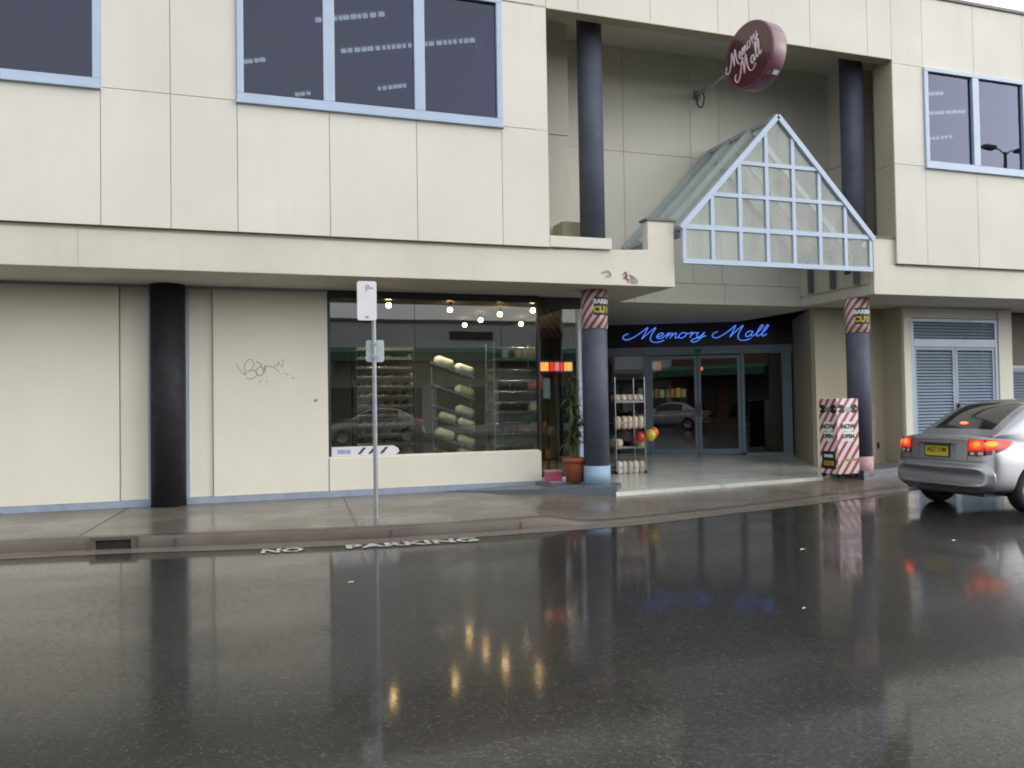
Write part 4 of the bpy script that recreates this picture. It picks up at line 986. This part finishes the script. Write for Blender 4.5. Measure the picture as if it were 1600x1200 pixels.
# glass becomes parts of its own
bm = bmesh.new(); bm.from_mesh(cme)
def split(bmsrc, pred, name, mat):
    b2 = bmsrc.copy(); bmesh.ops.delete(b2, geom=[f for f in b2.faces if not pred(f)], context='FACES')
    me = bpy.data.meshes.new(name); 
    for f in b2.faces: f.material_index = 0
    b2.to_mesh(me); b2.free(); me.materials.append(mat); o = bpy.data.objects.new(name, me); COL.objects.link(o); o.parent = car; return o
split(bm, lambda f: f.material_index == 1 and f.calc_center_median().x < 1.3 and abs(f.normal.y) < .6, 'rear_window', m_carglass)
split(bm, lambda f: f.material_index == 1 and f.calc_center_median().x > 2.3 and abs(f.normal.y) < .6, 'windscreen', m_carglass)
split(bm, lambda f: f.material_index == 1 and f.calc_center_median().y > 0 and abs(f.normal.y) >= .6, 'side_window', m_carglass)
split(bm, lambda f: f.material_index == 1 and f.calc_center_median().y < 0 and abs(f.normal.y) >= .6, 'side_window', m_carglass)
bmesh.ops.delete(bm, geom=[f for f in bm.faces if f.material_index == 1], context='FACES'); bm.to_mesh(cme); bm.free()
cbv = BVHTree.FromPolygons([Vector(v) for v in gh.v], gh.f)
def hit(o, d):
    r = bvh.ray_cast(Vector(o), Vector(d).normalized()); return r[0], r[1]
def rear_pt(y, z, off=.006, sidex=.9):
    """point on the tail of the car: y beyond the corner wraps round the side (given as arc distance)"""
    s_ = 1 if y > 0 else -1; ay = abs(y)
    if ay <= .70:
        p, nn = hit((-1, y, z), (1, 0, 0))
    else:
        # go round the corner: rays from inside, turning from rearwards to sideways
        t = (ay-.70); an = pi-min(1.0, t/.36)*radians(62) ; p, nn = hit((.75, s_*.35, z), (cos(an-radians(28)), s_*sin(an-radians(28)), 0))
    if p is None: return Vector((0.2, y, z))
    if nn.x*( -1 if ay <= .7 else -.5)+nn.y*s_*.5 < 0: nn = -nn
    return p+nn*off
def tail_patch(ys, zlo, zhi, nm, mat, par, off=.006, nz=5):
    b = MB(); rows = []
    for y in ys:
        a, c = zlo(y), zhi(y); rows.append([rear_pt(y, a+(c-a)*i/(nz-1), off) for i in range(nz)])
    b.grid(rows); o = b.build(nm, mat, None); o.parent = par; return o
def rng(a, b, n): return [a+(b-a)*i/(n-1) for i in range(n)]
def lerp(pts):
    def f(y):
        y = abs(y)
        for (a, u), (b, v) in zip(pts, pts[1:]):
            if y <= b: return u+(v-u)*max(0, (y-a))/(b-a)
        return pts[-1][1]
    return f
zt_ = lerp([(.44,.952),(.74,.948),(.93,.922)]); zb_ = lerp([(.44,.735),(.60,.735),(.74,.755),(.85,.83),(.93,.915)]); zm_ = lerp([(.44,.80),(.74,.81),(.85,.85),(.93,.917)])
for s_ in (-1, 1):
    tl = tail_patch([s_*y for y in rng(.46, .93, 22)], zb_, zt_, 'tail_light', m_lensdark, car, .004)
    tail_patch([s_*y for y in rng(.47, .92, 20)], lambda y: zm_(y), lambda y: zt_(y)-.006, 'red_lens', m_tail, tl, .008)
    def ell(cy, cz, ry, rz): return (lambda y: cz-rz*sqrt(max(1e-4, 1-((abs(y)-cy)/ry)**2))), (lambda y: cz+rz*sqrt(max(1e-4, 1-((abs(y)-cy)/ry)**2)))
    for cy, cz, ry, rz, m_, nm_, of_ in ((.58,.882,.085,.052,m_glow0,'brake_glow',.010),(.58,.888,.045,.030,m_tail2,'brake_bulb',.012),(.75,.885,.06,.042,m_glow0,'indicator_glow',.010),(.75,.893,.034,.028,m_amber,'indicator_lens',.012)):
        a_, b_ = ell(cy, cz, ry, rz); tail_patch([s_*y for y in rng(cy-ry*.998, cy+ry*.998, 13)], a_, b_, nm_, m_, tl, of_)
    tail_patch([s_*y for y in rng(.50, .55, 5)], lambda y: .752, lambda y: .788, 'reverse_lens', m_clear, tl, .008)
    tail_patch([s_*y for y in rng(.60, .66, 5)], lambda y: .752, lambda y: .792, 'reverse_lens', m_clear, tl, .008)
# number plate in its recess
npz, npy, npx = .785, .045, .150
b = MB(); b.box(npx, npx+.01, npy-.19, npy+.19, npz-.07, npz+.07); pl_ = b.build('number_plate', m_yellow, car, bevel=.003)
b = MB(); b.box(npx+.002, npx+.008, npy-.205, npy+.205, npz-.083, npz+.083); o = b.build('plate_frame', m_trim, None); o.parent = pl_
q = text_mb('AEZ·17M', .084, frame4((npx-.002, npy, npz+.008), (0,-1,0), (0,0,1)), extrude=.001, bold=.001); o = q.build('lettering', m_ink, None); o.parent = pl_
b = MB(); b.box(.02, .10, -.25, .25, .0, .0) if False else b.box(npx-.06, npx+.012, -.22, .26, .878, .892); b.build('plate_lamp_bar', m_trim, car)
# shut lines, bumper crease, badge marks
def line(yz, nm='shut_line', r=.004, mat=m_trim, off=.0):
    b = MB(); b.tube([rear_pt(y, z, off) for y, z in yz], r, 6); return b.build(nm, mat, car)
line([(y, .668) for y in rng(-.69, .69, 40)])
line([(-.46, z) for z in rng(.675, .955, 12)]); line([(.46, z) for z in rng(.675, .955, 12)])
line([(y, .40) for y in rng(-.69, .69, 40)], 'bumper_crease', .005, m_car)
line([(y, .938) for y in rng(-.44, .44, 30)], 'boot_edge', .006, m_car, .004)
b = MB(); b.box(.22,.9,-.62,.62,.22,.33); b.box(.9,3.4,-.62,.62,.17,.3); b.build('underbody', m_trim, car)
b = MB(); b.tube([(.02,.42,.24),(.35,.42,.25)], .025, 10); b.build('exhaust_pipe', m_galv, car)
# high brake lamp behind the glass foot
p = cbv.ray_cast(Vector((.66, .06, 2)), Vector((0,0,-1)))[0]
b = MB(); b.sphere((0,0,0), .03, 14, 8); b.v = [(p.x+v[0]*.6, p.y+v[1]*2.2, p.z+.004+v[2]*.6) for v in b.v]; b.build('high_brake_lamp', emit('high_brake_glow', (1,.10,.04), 4.5), car)
# wheels
wh = MB(); wh.lathe([(.20,-.085),(.255,-.095),(.29,-.08),(.302,-.05),(.302,.05),(.29,.08),(.255,.095),(.20,.085)], (0,0,0), 40)
rim = MB(); rim.lathe([(.001,.03),(.05,.035),(.06,.05),(.19,.055),(.205,.085),(.20,.02),(.06,.0),(.001,.0)], (0,0,0), 32)
for kk_ in range(5):
    an = 2*pi*kk_/5; rim.bar((.05*cos(an),.05*sin(an),.055), (.19*cos(an),.19*sin(an),.07), .06, .02)
wmeT = wh.mesh('tyre', m_black); wmeR = rim.mesh('rim', paint('alloy_rim', (.45,.46,.48), .35, .1, 12, metal=.7))
for x in (.86, 3.38):
    for s_ in (1, -1):
        t = bpy.data.objects.new('wheel', wmeT); COL.objects.link(t); t.parent = car; t.location = (x, s_*.715, .30); t.rotation_euler = (-s_*pi/2, 0, 0)
        r_ = bpy.data.objects.new('rim', wmeR); COL.objects.link(r_); r_.parent = t
for s_ in (-1, 1):
    b = MB(); b.sphere((0,0,0), .09, 14, 8); b.v = [(2.62+v[0]*.7, s_*(.84+abs(v[1])*.9), 1.0+v[2]*.7) for v in b.v]; b.build('door_mirror', m_car, car)
    b = MB(); b.bar((1.62, s_*.846, .80), (1.78, s_*.846, .80), .02, .025); b.build('door_handle', m_car, car)

# ------------------------------------------------------------------ the other side of the street, seen in the panes
def bopp(name, x0, x1, y, h, zaw, wallm, awm, label, roof_gable=False):
    t = empty(name, ((x0+x1)/2, y, 0), label, 'building', world=True)
    b = MB(); b.box(x0, x1, y-9, y, 0, h); w = b.build('wall', wallm, t)
    b = MB(); b.box(x0-.02, x1+.02, y-.25, y+.05, h+.001, h+.18); b.build('roof_coping', m_coping, t)
    b = MB(); b.prism([(x0,y+.01,zaw),(x0,y+2.4,zaw-.35),(x0,y+2.4,zaw-.75),(x0,y+.01,zaw-.75)], (x1-x0,0,0)); b.build('awning', awm, t)
    k = int((x1-x0)//3)
    for i in range(k):
        xa = x0+(x1-x0)*(i+.12)/k; xb = x0+(x1-x0)*(i+.88)/k
        b = MB(); b.box(xa, xb, y+.002, y+.06, .5, 2.4); o = b.build('window', m_dark, t)
        b = MB(); b.box(xa+.06, xb-.06, y+.061, y+.066, .56, 2.34); o2 = b.build('pane', m_carglass, None); o2.parent = o
    return t
m_opp1 = paint('grey_opposite_render', (.70,.71,.72), .7, .1, .6); m_opp2 = paint('red_brick_opposite', (.20,.085,.06), .8, .2, 3); m_green = paint('dark_green_awning', (.03,.15,.085), .6, .15, 2)
bopp('opposite_shop', 3.0, 22, -14, 5.5, 4.3, m_opp1, m_green, 'grey rendered shop with a dark green awning reflected in the shop window')
ops = bpy.data.objects['opposite_shop']
MB().box(10.4, 12.6, -13.99, -13.93, 4.72, 5.12).build('sign_board', m_dark, ops); MB().box(18.4, 18.8, -13.99, -13.9, 4.6, 5.3).build('downpipe', m_coping, ops)
bopp('brick_shop', -3.5, 2.9, -14, 4.9, 3.7, m_opp2, m_green, 'red brick shop across the street mirrored at the left of the shop window')
bopp('corner_shop', -22, -3.6, -14, 4.6, 3.6, m_opp1, m_coping, 'low grey corner shop on the far side of the street')
of = MB(); of.box(-60, 60, -14, -10.5, -.05, .13); struct('far_footpath', of, m_path)
sl = empty('street_lamp', (40, -11, 0), 'twin armed street lamp mirrored in the right hand office window', 'street lamp')
b = MB(); b.tube([(0,0,0),(0,0,14.7)], [.16,.08], 12); b.build('pole', m_galv, sl)
for s_ in (-1, 1):
    b = MB(); b.tube(spline([(0,0,14.5),(s_*.4,0,14.8),(s_*.9,0,14.85)], 5), .035, 8); b.build('arm', m_galv, sl)
    b = MB(); b.bar((s_*.8,0,14.85),(s_*1.5,0,14.9),.4,.2); b.build('lamp_head', m_galv, sl, bevel=.03)
for x, y, rz, L in ((1.2,-7.6,pi,'silver sedan across the street mirrored in the glass doors'),(7.6,-7.7,pi,'silver sedan across the street mirrored at the left of the shop window')):
    c = copy_tree(car); c.location = (x, y, 0); c.rotation_euler = (0,0,rz); c['label'] = L
car['group'] = ''; del car['group']

# ------------------------------------------------------------------ light: even, rainy sky
world = sc.world; world.use_nodes = True; nt_ = world.node_tree; bg = nt_.nodes['Background']
sky = nt_.nodes.new('ShaderNodeTexSky'); sky.sky_type = 'NISHITA'; sky.sun_disc = False
SUN_EL, SUN_AZ = radians(18), radians(120)      # azimuth from +Y, clockwise: behind and a little left of the camera
sky.sun_elevation = SUN_EL; sky.sun_rotation = SUN_AZ; sky.air_density = 1.0; sky.dust_density = 6.0; sky.ozone_density = 1.0
hs = nt_.nodes.new('ShaderNodeHueSaturation'); hs.inputs['Saturation'].default_value = .18
nt_.links.new(sky.outputs[0], hs.inputs['Color']); mxs = nt_.nodes.new('ShaderNodeMix'); mxs.data_type = 'RGBA'; mxs.inputs[0].default_value = .72; mxs.inputs[7].default_value = (10.6, 10.8, 11.0, 1)   # even cloud deck in front of the clear sky
nt_.links.new(hs.outputs[0], mxs.inputs[6]); nt_.links.new(mxs.outputs[2], bg.inputs['Color']); bg.inputs['Strength'].default_value = .14
sd = bpy.data.lights.new('sun', 'SUN'); sd.energy = 1.3; sd.angle = radians(74); sd.color = (1.0, .98, .95)
so = bpy.data.objects.new('sun', sd); COL.objects.link(so)
dirv = Vector((sin(SUN_AZ)*cos(SUN_EL), cos(SUN_AZ)*cos(SUN_EL), sin(SUN_EL)))
so.rotation_euler = (-dirv).to_track_quat('-Z', 'Y').to_euler(); so.location = dirv*60
# ------------------------------------------------------------------ render settings
vs_ = sc.view_settings; sc.display_settings.display_device = 'sRGB'; vs_.view_transform = 'Standard'; vs_.look = 'None'; vs_.gamma = 1; vs_.use_curve_mapping = False
vs_.exposure = 0.14
sc.render.engine = 'CYCLES'; sc.cycles.max_bounces = 10; sc.cycles.transparent_max_bounces = 24; sc.cycles.glossy_bounces = 6
sc.cycles.sample_clamp_indirect = 6; sc.cycles.caustics_reflective = False; sc.cycles.caustics_refractive = False
sc.cycles.pixel_filter_type = 'BLACKMAN_HARRIS'; sc.cycles.filter_width = 1.9
for o in bpy.data.objects:
    if 'worldbuilt' in o: del o['worldbuilt']
